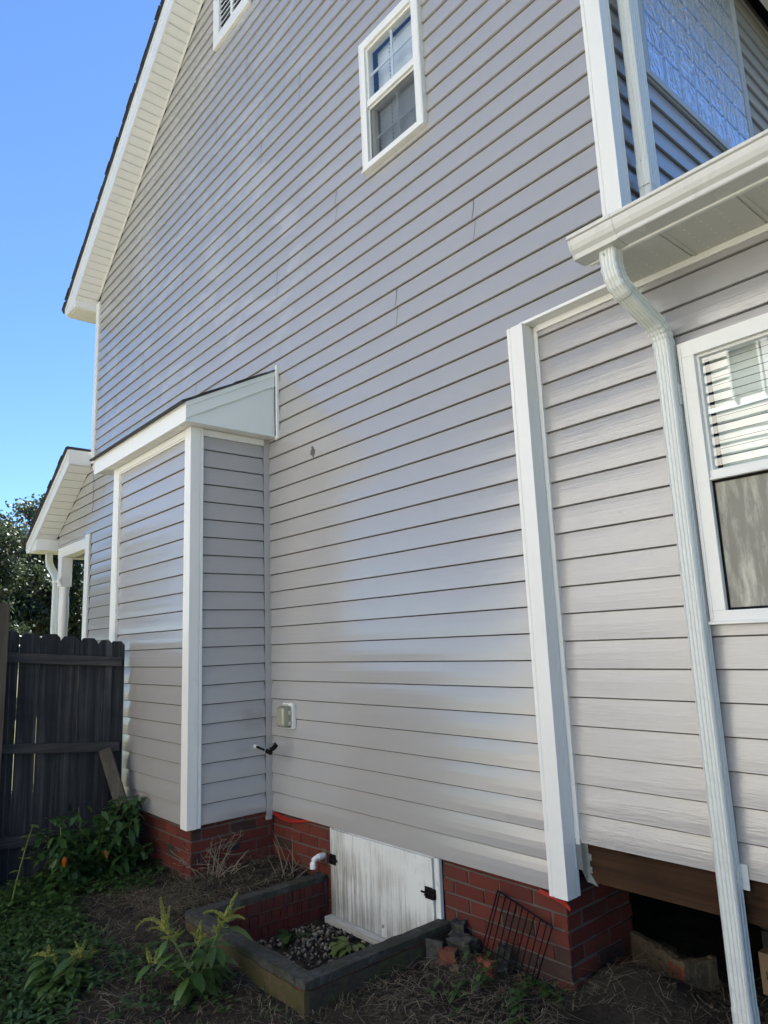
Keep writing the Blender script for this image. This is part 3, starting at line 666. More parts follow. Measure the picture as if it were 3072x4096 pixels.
for zz in (2.10, .22):
    m = MB(); m.box(3.2065, 3.2095, .026, .060, zz-.045, zz+.045); m.box(3.2065, 3.232, .058, .062, zz-.045, zz+.045)
    m.blob((3.211, .044, zz), (.003, .004, .004), 0, .5, .05); m.build('strap', DSM, dsp, .001)
m = MB()
for z_ in (2.662,): m.blob((3.118, -.300, z_), (.005, .003, .005), 0, .5, .05)
m.build('screw', METAL, dsp)
# upper downspout on the side wall
m = MB(); DU = dsprof(.060, .100, (3, 4))
sweep(m, DU, [(3.122, .165, 5.45), (3.122, .165, 3.20)], (1, 0, 0), 0); sweep(m, DU, [(3.122, .165, 3.285), (3.122, .165, 3.155)], (1, 0, 0), 0, [1.06, 1.06])
sweep(m, DU, [(3.122, .165, 3.20), (3.122, .165, 2.98), (3.15, .10, 2.93)], (1, 0, 0), 0)
m.build('downspout', DSM, house)

# ---- porch at the far end
PR0, PRS = 2.70, .560
def prk(x): return PR0 + PRS*(x+5.30)
m = MB()
siding(m, f0, lambda z: max(-5.30, -5.30+(z-PR0)/PRS), lambda z: -4.00, 20, 27, ztop=3.42)
m.quad(f0(-5.29, .006, 2.50), f0(-4.04, .006, 2.50), f0(-4.04, .006, 2.54), f0(-5.29, .006, 2.54))
seam(m, f0, -4.289, 22)
m.box(-5.28, -4.0, .02, .10, 2.50, 2.72); pw = m.build('porch_gable_wall', [SID, LAP_SHADE, SEAM], house)
m = MB(); m.box(-5.25, -4.17, -.012, .13, 2.372, 2.500); m.build('porch_beam', WHITE, pw, .003)
m = MB(); m.box(-5.25, -5.11, .13, 9, 2.372, 2.50); m.box(-5.2, -4.2, .13, 9, 2.44, 2.46); m.build('porch_ceiling', CREAM, pw)
m = MB(); post(m, -4.172, -.016, 1, 1, -.05, 2.535, a=.11, b=.135); m.build('corner_post', WHITE, pw, .0015)
def pstrip(mb, xa, xb, ylo, yhi, a, b, mi=0):
    mb.add([(x, y, prk(x)+dz) for x in (xa, xb) for y in (ylo, yhi) for dz in (a, b)], ((0, 1, 3, 2), (4, 6, 7, 5), (0, 4, 5, 1), (2, 3, 7, 6), (0, 2, 6, 4), (1, 5, 7, 3)), mi)
m = MB()
for i in range(11):
    xa = -5.42+1.32*i/11; xb = -5.42+1.32*(i+1)/11; pstrip(m, xa, xb-.018, -.24, 0, 0, .006); pstrip(m, xb-.018, xb, -.24, 0, .009, .015)
m.build('rake_soffit', CREAM, pw)
m = MB(); pstrip(m, -5.77, -5.675, -.262, -.240, -.0, .135); pstrip(m, -5.675, -4.12, -.262, -.240, -.0, .135); pstrip(m, -5.79, -4.12, -.275, -.252, .135, .195)
m.v = [(x, y, max(z, 2.49)) for x, y, z in m.v]; m.build('rake_fascia', WHITE, pw, .002)
m = MB(); m.box(-4.135, -4.115, -.255, .0, 3.385, 3.575); m.build('rake_end_board', WHITE, pw, .002)
m = MB(); m.box(-5.74, -5.40, -.239, 9, 2.495, 2.66); m.box(-5.76, -5.74, -.24, 9, 2.49, 2.56); m.prism([(-5.76, 2.49), (-5.40, 2.49), (-5.40, 2.67), (-5.52, 2.66), (-5.76, 2.50)], lambda u, v, t: (u, t, v), -.247, -.239); m.build('eave_return', WHITE, pw, .002)
m = MB(); m.box(-5.72, -5.30, -.23, 9, 2.484, 2.4945); m.build('eave_soffit', CREAM, pw)
m = MB(); pstrip(m, -5.88, -4.11, -.29, 9.2, .195, .225)
for i in range(13): xa = -5.885+i*.135; pstrip(m, xa, xa+.13, -.295-random.uniform(0, .012), 9.2, .225, .235)
m.build('porch_roof', SHIN, pw)
m = MB(); m.prism([(-5.765, 2.50), (-5.765, 2.585), (-5.88, 2.585), (-5.88, 2.55), (-5.84, 2.50)], lambda u, v, t: (u, t, v), -.255, 9.0); m.build('gutter', WHITE, pw, .002)
m = MB(); m.box(-5.17, -5.03, -.03, .11, 1.99, 2.372)
m.lathe((-5.10, .04, 0), [(.068, 1.995), (.062, 1.98), (.066, 1.965), (.058, 1.95), (.060, 1.93), (.054, 1.90), (.062, 1.84), (.064, 1.55), (.057, 1.53), (.062, 1.515), (.056, 1.50), (.061, 1.485), (.056, 1.47), (.060, 1.2), (.055, .9), (.045, .7), (.06, .62), (.05, .6), (.06, .55), (.06, .2)])
m.box(-5.17, -5.03, -.03, .11, -.4, .22); m.build('porch_column', WHITE, pw, .004)
m = MB(); DQ = dsprof(.085, .060, (3, 3))
pth = [(-5.63, -.02, 2.50)] + arc((-5.63, -.02, 2.44), (-5.63, -.02, 2.34), (-5.52, -.02, 2.28), 7) + arc((-5.36, -.02, 2.18), (-5.24, -.02, 2.12), (-5.24, -.02, 2.02), 7) + [(-5.24, -.02, 1.0), (-5.24, -.02, -.3)]
sweep(m, DQ, pth, (0, 1, 0)); dq = m.build('downspout', DSM, pw)
m = MB(); m.box(-5.285, -5.195, -.066, .022, 2.05, 2.085); m.box(-5.20, -5.025, -.036, -.030, 2.052, 2.083); m.box(-5.06, -5.02, -.036, -.028, 2.03, 2.105); m.build('strap', WHITE, dq, .001)
m = MB(); m.box(-5.2, -4.0, -.0, 9, -.42, -.05); m.build('porch_floor', CONC, pw)

# ---- brick base
RB = .0693
def brickwall(mb, fn, u0, u1, z0, z1, off, t=.018, blen=.203, holes=(), zt=-.030):
    row = 0; z = zt
    while z > z0:
        u = u0 - (blen/2 if row % 2 else 0) - off
        while u < u1:
            a, b = max(u, u0), min(u+blen-.010, u1)
            if b-a > .02 and not any(a < h[1] and b > h[0] and z-RB < h[3] and z > h[2] for h in holes):
                r = random.random()
                o = random.uniform(-.0015, .0015); j = lambda: random.uniform(-.0034, .0034)
                P = [(a+j(), z-RB+.010+j()), (b+j(), z-RB+.010+j()), (b+j(), z+j()), (a+j(), z+j())]; e = .003
                cx_, cz_ = (a+b)/2, z-RB/2
                Q = [(p + (e if p < cx_ else -e), q + (e if q < cz_ else -e)) for p, q in P]
                mb.add([fn(p, -t, q) for p, q in P] + [fn(p, .0-.002+o, q) for p, q in P] + [fn(p, .001+o, q) for p, q in Q],
                       ((0, 1, 5, 4), (1, 2, 6, 5), (2, 3, 7, 6), (3, 0, 4, 7), (4, 5, 9, 8), (5, 6, 10, 9), (6, 7, 11, 10), (7, 4, 8, 11), (8, 9, 10, 11)), 0, r)
            u += blen
        z -= RB; row += 1
FY = .022; ZT = .0386
for ua, ub in ((-.05, DR[0]-.004), (DR[1]+.004, 2.43)):
    b_ = MB(); brickwall(b_, fnX(FY), ua, ub, -.72, .03, .03 if ua < 0 else .12, zt=ZT); b_.box(ua, ub-.003, FY+.006, FY+.2, -.8, .02, 1)
    if ub > 2: brickwall(b_, fnPX(2.43), FY, .54, -.70, .03, .09, zt=ZT); b_.box(2.2, 2.424, FY+.01, .53, -.8, .035, 1)
    b_.build('brick_base', [BRICK, MORT, DARK], house)
b_ = MB(); brickwall(b_, fnX(BY+.045), BX0+.02, -.012, -.72, .03, .06, zt=ZT); brickwall(b_, fnPX(-.012), BY+.045, FY, -.72, .03, .02, zt=ZT)
b_.box(BX0+.03, -.018, BY+.051, FY, -.8, .0, 1)
b_.box(-.345, -.265, BY+.0425, BY+.048, -.222, -.160, 2); b_.box(-.014, -.0105, -.33, -.25, -.20, -.14, 2); b_.build('brick_base', [BRICK, MORT, DARK], bump)
b_ = MB(); brickwall(b_, fnX(FY), -4.0, BX0, -.72, .03, .02, zt=ZT); b_.box(-4.0, BX0, .03, .2, -.8, .0, 1); b_.build('brick_base', [BRICK, MORT, DARK], house)
m = MB(); m.box(DR[0]+.006, DR[0]+.030, -.004, .02, -.53, -.002); m.box(1.618, DR[1], -.004, .02, -.53, -.002); m.box(DR[0]+.030, 1.618, .0, .02, -.006, -.001)
cf = m.build('crawl_door', DOOR, house, .0025)
m = MB(); m.box(DR[0], DR[1]+.01, -.055, .02, -.536, -.500); m.build('sill', m_plain('weathered_white_wood', (.50, .49, .45), .7, .3, 60, .25, stretch=(1, 6, 20)), cf, .003)
m = MB(); m.box(DR[0]+.033, 1.607, -.010, .012, -.498, -.008); m.build('door_leaf', DOOR, cf, .002)
m = MB(); m.box(DR[0]+.02, DR[1]-.02, .02, .05, -.6, .0); m.build('door_backing', DARK, cf)
def latch(xc, zc, flip):
    m = MB(); s = -1 if flip else 1
    m.box(xc-.036, xc+.022, -.014, -.010, zc-.030, zc+.030); m.tube([(xc-.050*s-.008, -.019, zc), (xc+.044*s, -.019, zc)], .0055, 8)
    m.box(xc+.030*s-.010, xc+.030*s+.010, -.022, -.004, zc-.024, zc+.024); m.box(xc-.028, xc-.016, -.024, -.014, zc-.014, zc+.014); m.box(xc+.004, xc+.016, -.024, -.014, zc-.014, zc+.014)
    m.tube([(xc-.022, -.018, zc), (xc-.022, -.032, zc-.010)], .004, 6); m.build('barrel_bolt', BLACKM, cf, .001)
latch(.735, -.180, True); latch(1.585, -.182, False)
m = MB(); m.blob((1.19, -.012, -.44), (.012, .005, .012), 0, .5, .1); m.build('bolt_head', METAL, cf)
# floor beam and hanger under the wing
m = MB(); m.box(2.517, 8.0, .092, .132, .048, .236, 0, .3); m.box(2.517, 8.0, .135, .175, .050, .236, 0, .7); bm_ = m.build('floor_beam', BEAMW, house, .003)
m = MB(); m.box(3.0, 8.0, .62, .66, -.16, .10); m.box(3.0, 8.0, .625, .665, -.30, -.17); m.build('skirt_board', BEAMD, house, .003)
m = MB(); m.box(2.435, 2.4385, .060, .105, .055, .235)
m.prism([(2.505, .228), (2.505, .045), (2.522, .045), (2.560, .037), (2.524, .085), (2.536, .088), (2.536, .112), (2.526, .114), (2.526, .138), (2.536, .140), (2.536, .164), (2.522, .168), (2.522, .228)][::-1], lambda u, v, t: (u, t, v), .0885, .0915)
m.prism([(.0885, .228), (.060, .228), (.060, .165), (.066, .16), (.060, .15), (.060, .095), (.0885, .045)], lambda u, v, t: (t, u, v), 2.504, 2.507); m.box(2.4385, 2.504, .0595, .0625, .10, .228)
for zz in (.100, .152): m.blob((2.529, .087, zz), (.006, .003, .006), 0, .5, .05)
m.build('joist_hanger', METAL, bm_)

# ================================================================== fixtures on the wall
ob = thing('outlet_box', (.255, -.01, .65), 'outdoor socket with cloudy plastic bubble cover on a white plate', 'outlet')
m = MB(); m.box(.193, .318, -.024, .004, .570, .740); m.box(.203, .308, -.030, -.024, .580, .730); m.build('mounting_plate', WHITE, ob, .003)
m = MB(); m.box(.222, .300, -.034, -.030, .592, .716); m.build('socket_face', BLACKM, ob)
def rr(cx, cz, hw, hh, r, y, n=5):
    P = []
    for sx, sz, a0 in ((1, 1, 0), (-1, 1, 90), (-1, -1, 180), (1, -1, 270)):
        for i in range(n): a = R_(a0+90*i/(n-1)); P.append((cx+sx*(hw-r)+r*math.cos(a), y, cz+sz*(hh-r)+r*math.sin(a)))
    return P
m = MB(); m.rings([rr(.255, .652, .052, .068, .012, -.031), rr(.255, .652, .052, .068, .012, -.060), rr(.254, .652, .046, .063, .014, -.082), rr(.253, .652, .034, .054, .016, -.090)], 0, None, True, False)
m.rings([rr(.256, .652, .056, .072, .012, -.034), rr(.256, .652, .056, .072, .012, -.040)], 0, None, True, False); m.build('bubble_cover', COVER, ob, .002)
HM = m_plain('clear_hinge', (.55, .54, .45), .3)
for xx in (.228, .262): m = MB(); m.tube([(xx-.01, -.034, .728), (xx+.01, -.034, .728)], .006, 8); m.build('hinge_pin', HM, ob)
for zz in (.68, .61): m = MB(); m.box(.300, .314, -.05, -.03, zz-.012, zz+.012); m.build('clip', HM, ob)
ga = thing('pressure_gauge', (.0, -.128, .446), 'small black round dial on a black stem by the inside corner', 'gauge')
m = MB(); m.tube([(-.02, -.130, .446), (.026, -.130, .444)], .0135, 14, 0); m.build('pipe_stub', PVC, ga)
m = MB(); m.tube([(.022, -.130, .444), (.046, -.130, .442)], .0095, 10); m.tube([(.04, -.130, .442), (.150, -.130, .428)], .0072, 10); m.tube([(.145, -.130, .429), (.152, -.130, .428), (.205, -.130, .421), (.21, -.13, .42)], [.009, .0150, .0150, .012], 12)
m.tube([(.150, -.130, .428), (.156, -.130, .4275)], .0165, 12, 1); m.tube([(.205, -.130, .421), (.218, -.150, .419)], .0085, 8); m.tube([(.20, -.130, .425), (.222, -.128, .448)], .008, 8); m.build('valve_stem', [BLACKM, METAL], ga)
m = MB(); dc = Vector((.240, -.130, .462)); dn = Vector((-.18, -.62, .76)).normalized()
m.tube([dc-dn*.014, dc+dn*.012], .0285, 24); m.tube([dc+dn*.012, dc+dn*.015], [.0285, .0265], 24); m.build('dial_case', BLACKM, ga, .001)
m = MB(); m.tube([dc+dn*.0155, dc+dn*.0162], .023, 24); m.build('dial_face', m_plain('dial_glass', (.16, .16, .155), .12), ga)
pe = thing('drain_pipe', (.59, .02, -.19), 'white plastic elbow pipe poking out of the brick left of the crawl door', 'pipe')
m = MB(); m.tube([(.592, .03, -.186), (.592, -.020, -.188)] + arc((.592, -.030, -.189), (.592, -.066, -.190), (.591, -.068, -.220), 7) + [(.591, -.068, -.245)], .0165, 14)
m.tube([(.592, .0, -.188), (.592, -.030, -.189)], .020, 14); m.tube([(.591, -.068, -.215), (.591, -.068, -.247)], .0195, 14); m.build('elbow', PVC, pe)
m = MB(); m.add([(.568, .019, -.150), (.615, .019, -.148), (.618, .019, -.222), (.605, .019, -.235), (.570, .019, -.215)], ((0, 1, 2, 3, 4),)); m.build('mortar_patch', MORT, pe)
m = MB()
for i in range(3):
    m.tube([(-.012, .012-.004*i, -.004-.006*i), (.10, .008-.004*i, -.020-.008*i), (.20, .006-.004*i, -.026-.007*i), (.30, .004-.003*i, -.020-.006*i), (.42, .008, -.006-.002*i), (.48, .012, .004)], .0031, 8)
o = m.build('cable', REDC); o['label'] = 'bright orange-red cables sagging below the siding at the inside corner'; o['category'] = 'cable'
m = MB()
for i in range(3): m.tube([(2.30, .004-.004*i, -.010-.004*i), (2.38, .002-.005*i, -.018-.004*i), (2.45, -.006-.004*i, -.030-.004*i), (2.474+.004*i, -.012-.005*i, -.044-.004*i)], .0026, 8)
o = m.build('cable', REDC); o['label'] = 'red cable ends poking out under the foot of the white corner post'; o['category'] = 'cable'

# ================================================================== window well
well = thing('window_well', (1.13, -.45, -.45), 'low brick pit wall with mossy grey concrete cap in front of the crawl door', 'brick wall')
WX0, WX1, WYF = .545, 1.715, -.895; TH = .080; ZC = -.293
m = MB()
def headers(fn, u0, u1, zt, z0):
    z = zt; row = 0
    while z > z0:
        u = u0 - random.uniform(0, .05)
        while u < u1:
            wd = random.choice((.030, .045, .060, .062, .095)); a, b = max(u, u0), min(u+wd-.006, u1)
            if b-a > .012:
                o = random.uniform(-.003, .002); r = random.uniform(.1, .7)
                P = [(a, z-RB+.008), (b, z-RB+.008), (b, z), (a, z)]
                m.add([fn(p, -.02, q) for p, q in P] + [fn(p, o, q) for p, q in P], ((0, 1, 5, 4), (1, 2, 6, 5), (2, 3, 7, 6), (3, 0, 4, 7), (4, 5, 6, 7)), 0, r)
            u += wd
        z -= RB; row += 1
headers(fnPX(WX0+TH+.004), WYF+TH, .0, ZC-.035, -.66)
brickwall(m, fnX(WYF+.002), WX0, WX1, -.60, ZC, .05, zt=ZC-.038)
brickwall(m, lambda u, o, z: (WX0+.004-o, u, z), WYF, -.0, -.60, ZC, .05, zt=ZC-.038)
brickwall(m, fnPX(WX1-.004), WYF, .0, -.60, ZC, .0, zt=ZC-.038)
for (x0, x1, y0, y1) in ((WX0+.008, WX0+TH-.004, WYF+.01, .015), (WX1-TH, WX1-.010, WYF+.01, .015), (WX0+TH, WX1-TH, WYF+.008, WYF+TH)): m.box(x0, x1, y0, y1, -.75, ZC-.034, 1, .4)
m.build('brick_wall', [BRICK, MORT], well)
def rough_slab(mb, x0, x1, y0, y1, z0, z1, st=.030, amp=.0038):
    nx_, ny_ = max(2, int((x1-x0)/st)), max(2, int((y1-y0)/st)); nz = 2
    def P(x, y, z):
        q = (x*14, y*14, z*14); return (x+amp*mnoise.noise((q[0], q[1], q[2]+5)), y+amp*mnoise.noise((q[0]+9, q[1], q[2])), z+amp*mnoise.noise((q[0], q[1]+7, q[2])))
    bm = bmesh.new(); bmesh.ops.create_grid(bm, x_segments=2, y_segments=2, size=1); bm.free()
    X = np.linspace(x0, x1, nx_+1); Y = np.linspace(y0, y1, ny_+1); Z = np.linspace(z0, z1, nz+1); idx = {}; vs = []; fs = []
    def V(i, j, k):
        if (i, j, k) not in idx: idx[(i, j, k)] = len(vs); vs.append(P(X[i], Y[j], Z[k]))
        return idx[(i, j, k)]
    for i in range(nx_):
        for j in range(ny_): fs += [(V(i, j, nz), V(i+1, j, nz), V(i+1, j+1, nz), V(i, j+1, nz)), (V(i, j, 0), V(i, j+1, 0), V(i+1, j+1, 0), V(i+1, j, 0))]
    for k in range(nz):
        for i in range(nx_): fs += [(V(i, 0, k), V(i+1, 0, k), V(i+1, 0, k+1), V(i, 0, k+1)), (V(i, ny_, k+1), V(i+1, ny_, k+1), V(i+1, ny_, k), V(i, ny_, k))]
        for j in range(ny_): fs += [(V(0, j, k), V(0, j, k+1), V(0, j+1, k+1), V(0, j+1, k)), (V(nx_, j, k), V(nx_, j+1, k), V(nx_, j+1, k+1), V(nx_, j, k+1))]
    mb.add(vs, fs, 0, None, False)
m = MB(); rough_slab(m, WX0-.005, WX0+TH, WYF, .012, ZC-.036, ZC); rough_slab(m, WX1-TH, WX1+.002, WYF+.001, .012, ZC-.036, ZC-.001); rough_slab(m, WX0+TH-.006, WX1-TH+.006, WYF-.004, WYF+TH-.004, ZC-.036, ZC-.0015)
m.build('concrete_cap', CONC, well)
m = MB(); rough_slab(m, WX0+.02, WX1+.004, WYF-.006, WYF+.02, -.60, ZC-.040, .03, .008); m.build('render_coat', MOSSY, well)
m = MB(); rough_slab(m, WX1-.02, WX1+.0045, WYF+.021, -.02, -.60, ZC-.043, .03, .004); m.build('render_coat', m_concrete('dark_render', (.035, .030, .026), (.065, .052, .042), .2), well)
m = MB(); m.v = []; 
xs_, ys_ = np.arange(.60, 1.66, .03), np.arange(-.84, .02, .03)
m.add([(x, y, -.545+.02*mnoise.noise((x*6, y*6, 0))+.015*mnoise.noise((x*20, y*20, 4))) for y in ys_ for x in xs_], [(j*len(xs_)+i, j*len(xs_)+i+1, (j+1)*len(xs_)+i+1, (j+1)*len(xs_)+i) for j in range(len(ys_)-1) for i in range(len(xs_)-1)], 0, .5, True)
m.build('pit_floor', SOIL, kind='structure')
m = MB()
for i in range(1150):
    x, y = random.uniform(.65, 1.62), random.uniform(-.79, -.02)
    if mnoise.noise((x*4, y*4, 2)) < -.12 and random.random() < .8: continue
    s = random.choice((.006, .007, .009, .011, .014)); r = (s*random.uniform(.9, 1.5), s*random.uniform(.8, 1.1), s*random.uniform(.6, .9))
    m.blob((x, y, -.538+.02*mnoise.noise((x*6, y*6, 0))+random.uniform(0, .012)), r, 0, random.random()**1.3, .10)
o = m.build('gravel', PEB, kind='stuff'); o['label'] = 'pale rounded pebbles on the floor of the brick pit'; o['category'] = 'gravel'

# ================================================================== fence
fx = -1.10
fence = thing('wooden_fence', (fx, -1.6, -.4), 'dark weathered wooden picket fence running out from the bump-out', 'fence')
ys = [-.645, -.745, -.861, -.997, -1.133, -1.275, -1.412, -1.555, -1.70, -1.845, -1.99, -2.135, -2.28, -2.42, -2.56, -2.7, -2.85, -3.0]
tops = [1.215, 1.225, 1.245, 1.262, 1.283, 1.290, 1.312, 1.34, 1.35, 1.36, 1.37, 1.38, 1.39, 1.39, 1.4, 1.4, 1.4, 1.4]
for i in range(len(ys)-1):
    m = MB(); gap = random.choice((.003, .004, .005, .006)) if i else .0
    if i == 0: gap = -.02
    y1, y0, zt = ys[i]-.000, ys[i+1]+gap, tops[i]; c_ = .030; dx = -.012 if i == 0 else random.uniform(-.003, .003)
    P = [(y0, -.40), (y1, -.40), (y1+random.uniform(-.002, .002), zt-c_), (y1-c_*.9, zt), (y0+c_*.9, zt+.003), (y0+random.uniform(-.003, .003), zt-c_)]
    m.prism(P, lambda u, v, t: (t, u, v), fx-.020+dx, fx-.003+dx); m.build('picket', FENCEW, fence, .002)
for z0, z1, a in ((1.020, 1.090, .085), (.388, .455, .10), (-.20, -.125, .06)):
    m = MB(); m.add([(x, y, z + a*(-y-.66)) for x in (fx-.002, fx+.036) for y in (-3.0, -.685) for z in (z0, z1)], ((0, 1, 3, 2), (4, 6, 7, 5), (0, 4, 5, 1), (2, 3, 7, 6), (0, 2, 6, 4), (1, 5, 7, 3)))
    m.build('rail', RAILW, fence, .004)
m = MB(); m.box(fx+.037, fx+.126, -1.605, -1.515, -.5, 1.50); m.build('post', POSTW, fence, .004)
m = MB(); A, B = Vector((-1.005, -.815, .425)), Vector((-.70, -.615, -.47)); m.obox(A, B, .085, .085, (.5, 1, 0))
br = m.build('timber_prop', POSTW, None, .004); br['label'] = 'square grey timber leaning between the fence rail and the ground'; br['category'] = 'timber'

# ================================================================== plants
def rdir(zlo=-.2, zhi=1.0):
    a = random.uniform(0, 6.283); z = random.uniform(zlo, zhi); r = math.sqrt(max(0, 1-z*z)); return Vector((r*math.cos(a), r*math.sin(a), z))
pp = thing('pepper_plant', (-.72, -.86, -.37), 'bushy dark green pepper plant with two orange peppers in front of the fence', 'plant')
m = MB(); lf = MB()
tips = []
for i in range(84):
    if i < 18: tgt = Vector((random.uniform(-.85, -.62), random.uniform(-.82, -.66), random.uniform(-.10, .15)))
    else: tgt = Vector((random.uniform(-.98, -.42), random.uniform(-1.30, -.68), random.uniform(-.34, .08)))
    root = Vector((-.74+random.uniform(-.08, .08), -.90+random.uniform(-.26, .16), -.40)); mid = root.lerp(tgt, .5)+Vector((random.uniform(-.04, .04), random.uniform(-.04, .04), .06))
    pts = arc(root, mid, tgt, 7); m.tube(pts, [.006, .0055, .005, .0045, .004, .003, .002], 5); tips.append(pts)
    for k in range(17):
        t = random.uniform(.35, 1.0); p = pts[min(6, int(t*6.99))] + Vector((random.gauss(0, .02), random.gauss(0, .02), random.gauss(0, .02)))
        d = rdir(-.55, .35); lf.leaf(p, d, (0, 0, 1), random.uniform(.055, .108), random.uniform(.036, .058), 0, random.random(), random.uniform(.15, .6), .22)
m.build('stem', STEM, pp); lf.build('foliage', LEAFP, pp)
for (x, y, z, s) in ((-.50, -.957, -.172, .019), (-.50, -1.225, -.166, .017)):
    m = MB(); rg = []
    for t, r in ((0, .3), (.08, .75), (.25, 1), (.5, .95), (.75, .72), (.93, .42), (1, .1)):
        rg.append([(x+r*s*(1+.10*math.cos(3*a))*math.cos(a), y+r*s*(1+.10*math.cos(3*a))*math.sin(a), z+.032-t*.066) for a in np.linspace(0, 6.283, 15)[:-1]])
    m.rings(rg); m.tube([(x, y, z+.03), (x+.004, y+.006, z+.055)], .003, 6, 1); m.build('pepper', [ORANGE, STEM], pp)
def spike(mb, p, d, L, r0, droop):
    """drooping flower spike made of small bead clusters"""
    p = Vector(p); d = Vector(d).normalized(); n = int(L/.0045); pos = p.copy()
    for i in range(n):
        t = i/n; d = (d + Vector((0, 0, -droop*L/n*9))).normalized(); pos = pos + d*(L/n); rr_ = 1.35*r0*(1-.70*t)*(0.6 if t < .05 else 1)
        for k in range(5):
            q = pos + rdir(-1, 1)*rr_*.8; mb.blob(q, (rr_*.42, rr_*.42, rr_*.55), 0, random.random(), .2, 1)
def amaranth(loc, label, stems, leaves, seedv):
    random.seed(seedv); t = thing('amaranth', loc, label, 'weed', 'amaranth weeds in the bare soil'); st, lf, sp = MB(), MB(), MB(); L = Vector(loc)
    for tip, spikes in stems:
        sp = MB()
        tip = L + Vector(tip); pts = arc(L+Vector((random.uniform(-.02, .02), random.uniform(-.02, .02), 0)), L.lerp(tip, .5)+Vector((0, 0, .06)), tip, 8)
        st.tube(pts, [.008, .0075, .007, .0065, .006, .005, .004, .003], 7)
        for dv, ln, r0, dr in spikes[:4]: spike(sp, pts[-1] if dv[2] > -.5 else pts[-2], dv, ln, r0, dr)
        for k in range(9 if spikes else 0):
            q = pts[-1].lerp(pts[-2], random.uniform(0, 1.0)) if random.random() < .5 else pts[-2].lerp(pts[-3], random.random()); d = rdir(.1, .9); spike(sp, q, d, random.uniform(.03, .06), .0068, .5)
        if spikes: sp.build('flower_spike', SPIKE, t)
        for k in range(leaves):
            tt = random.uniform(.12, .82); p = pts[int(tt*7.9)]; d = rdir(-.35, .45)
            st.tube([p, p+d*.03], .0018, 4); lf.leaf(p+d*.03, d, (0, 0, 1), random.uniform(.06, .13), random.uniform(.04, .068), 0, random.random(), random.uniform(.2, .55), .2)
    st.build('stem', STEM, t); lf.build('foliage', LEAFA, t)
    random.seed(seedv+1); return t
g1 = (1.20, -1.135, gz(1.20, -1.135))
amaranth(g1, 'taller weed with yellow-green drooping flower spikes beside the concrete cap', [
    ((-.13, -.10, .26), [((-.10, -.15, 1), .15, .013, .15), ((-.6, -.35, 1.0), .21, .0085, 1.25), ((.05, .1, 1), .11, .010, .1), ((-.7, -.5, .55), .10, .007, 1.2), ((-.1, .3, .9), .11, .008, .9), ((.5, -.4, .8), .09, .008, .8)]),
    ((.13, .07, .33), [((.25, .2, 1), .13, .011, .6), ((.5, .4, .5), .10, .008, 1.4), ((-.3, -.3, .6), .12, .008, 1.5), ((.1, .5, .6), .10, .008, 1.2), ((-.5, -.2, .3), .09, .008, 1.4), ((.8, -.1, .7), .11, .008, 1.0), ((-.1, .1, 1), .12, .009, .4)]),
    ((-.04, .02, .24), [((.2, .1, 1), .06, .009, .3)]), ((.05, -.09, .18), []), ((-.10, .10, .17), []), ((-.16, -.16, .14), [((-.3, -.2, 1), .06, .010, .4)])], 15, 21)
g2 = (.70, -1.57, gz(.70, -1.57))
amaranth(g2, 'shorter weed with small pale flower spikes at the left bottom of the yard', [
    ((-.06, -.06, .14), [((-.5, -.6, .5), .09, .008, 1.5), ((.1, 0, 1), .05, .010, .4)]), ((.06, .05, .15), [((.2, .2, 1), .06, .008, .9), ((-.3, -.2, .8), .06, .008, .9)]),
    ((0, .1, .10), [((.2, .6, .6), .05, .007, 1.2)]), ((.1, -.08, .09), []), ((-.08, .06, .10), [])], 13, 33)
sd_ = thing('seedling', (-.62, -1.47, -.38), 'thin leafy sprig with rounded light green leaves against the fence at the far left', 'plant')
m = MB(); lf = MB(); pts = arc((-.62, -1.50, -.40), (-.60, -1.46, -.14), (-.56, -1.41, .07), 8); m.tube(pts, [.005]*4+[.004]*2+[.003, .002], 6)
for i, t in enumerate(np.linspace(.3, 1, 10)):
    p = pts[int(t*7.9)]; a = i*2.4; lf.leaf(p, (math.cos(a), math.sin(a), .25), (0, 0, 1), .06, .038, 0, random.random(), .3, .15)
m.build('stem', STEM, sd_); lf.build('foliage', LEAFY, sd_)
ds = thing('dead_shrub', (-.10, -.40, -.36), 'tangle of dry leafless twigs in the corner between bump-out and brick pit', 'shrub')
m = MB()
for i in range(64):
    a = random.uniform(0, 6.28); p0 = Vector((-.05+random.gauss(0, .07), -.44+random.gauss(0, .05), -.37)); L = random.uniform(.12, .32)
    tip = p0 + Vector((math.cos(a)*L*.62, math.sin(a)*L*.62, random.uniform(.08, .33))); pts = arc(p0, p0.lerp(tip, .5)+Vector((0, 0, .05)), tip, 6)
    m.tube(pts, [.0036, .0033, .003, .0026, .002, .0014], 5, 0, random.random())
    for k in range(3):
        q = pts[random.randint(2, 5)]; m.tube([q, q+rdir(-.2, .9)*random.uniform(.03, .09)], [.0021, .0012], 4, 0, random.random())
m.build('twig', TWIG, ds)
ds = thing('dry_stalks', (.36, -.10, -.36), 'few dry bent stalks standing against the brick left of the white elbow pipe', 'weed')
m = MB()
for i in range(11):
    p0 = Vector((.36+random.gauss(0, .12), -.10+random.gauss(0, .05), -.36)); tip = p0 + Vector((random.gauss(0, .10), random.gauss(0, .06), random.uniform(.10, .26))); m.tube(arc(p0, p0.lerp(tip, .5)+Vector((.02, 0, .02)), tip, 5), [.0028, .0025, .002, .0016, .001], 5)
m.build('twig', TWIG, ds)
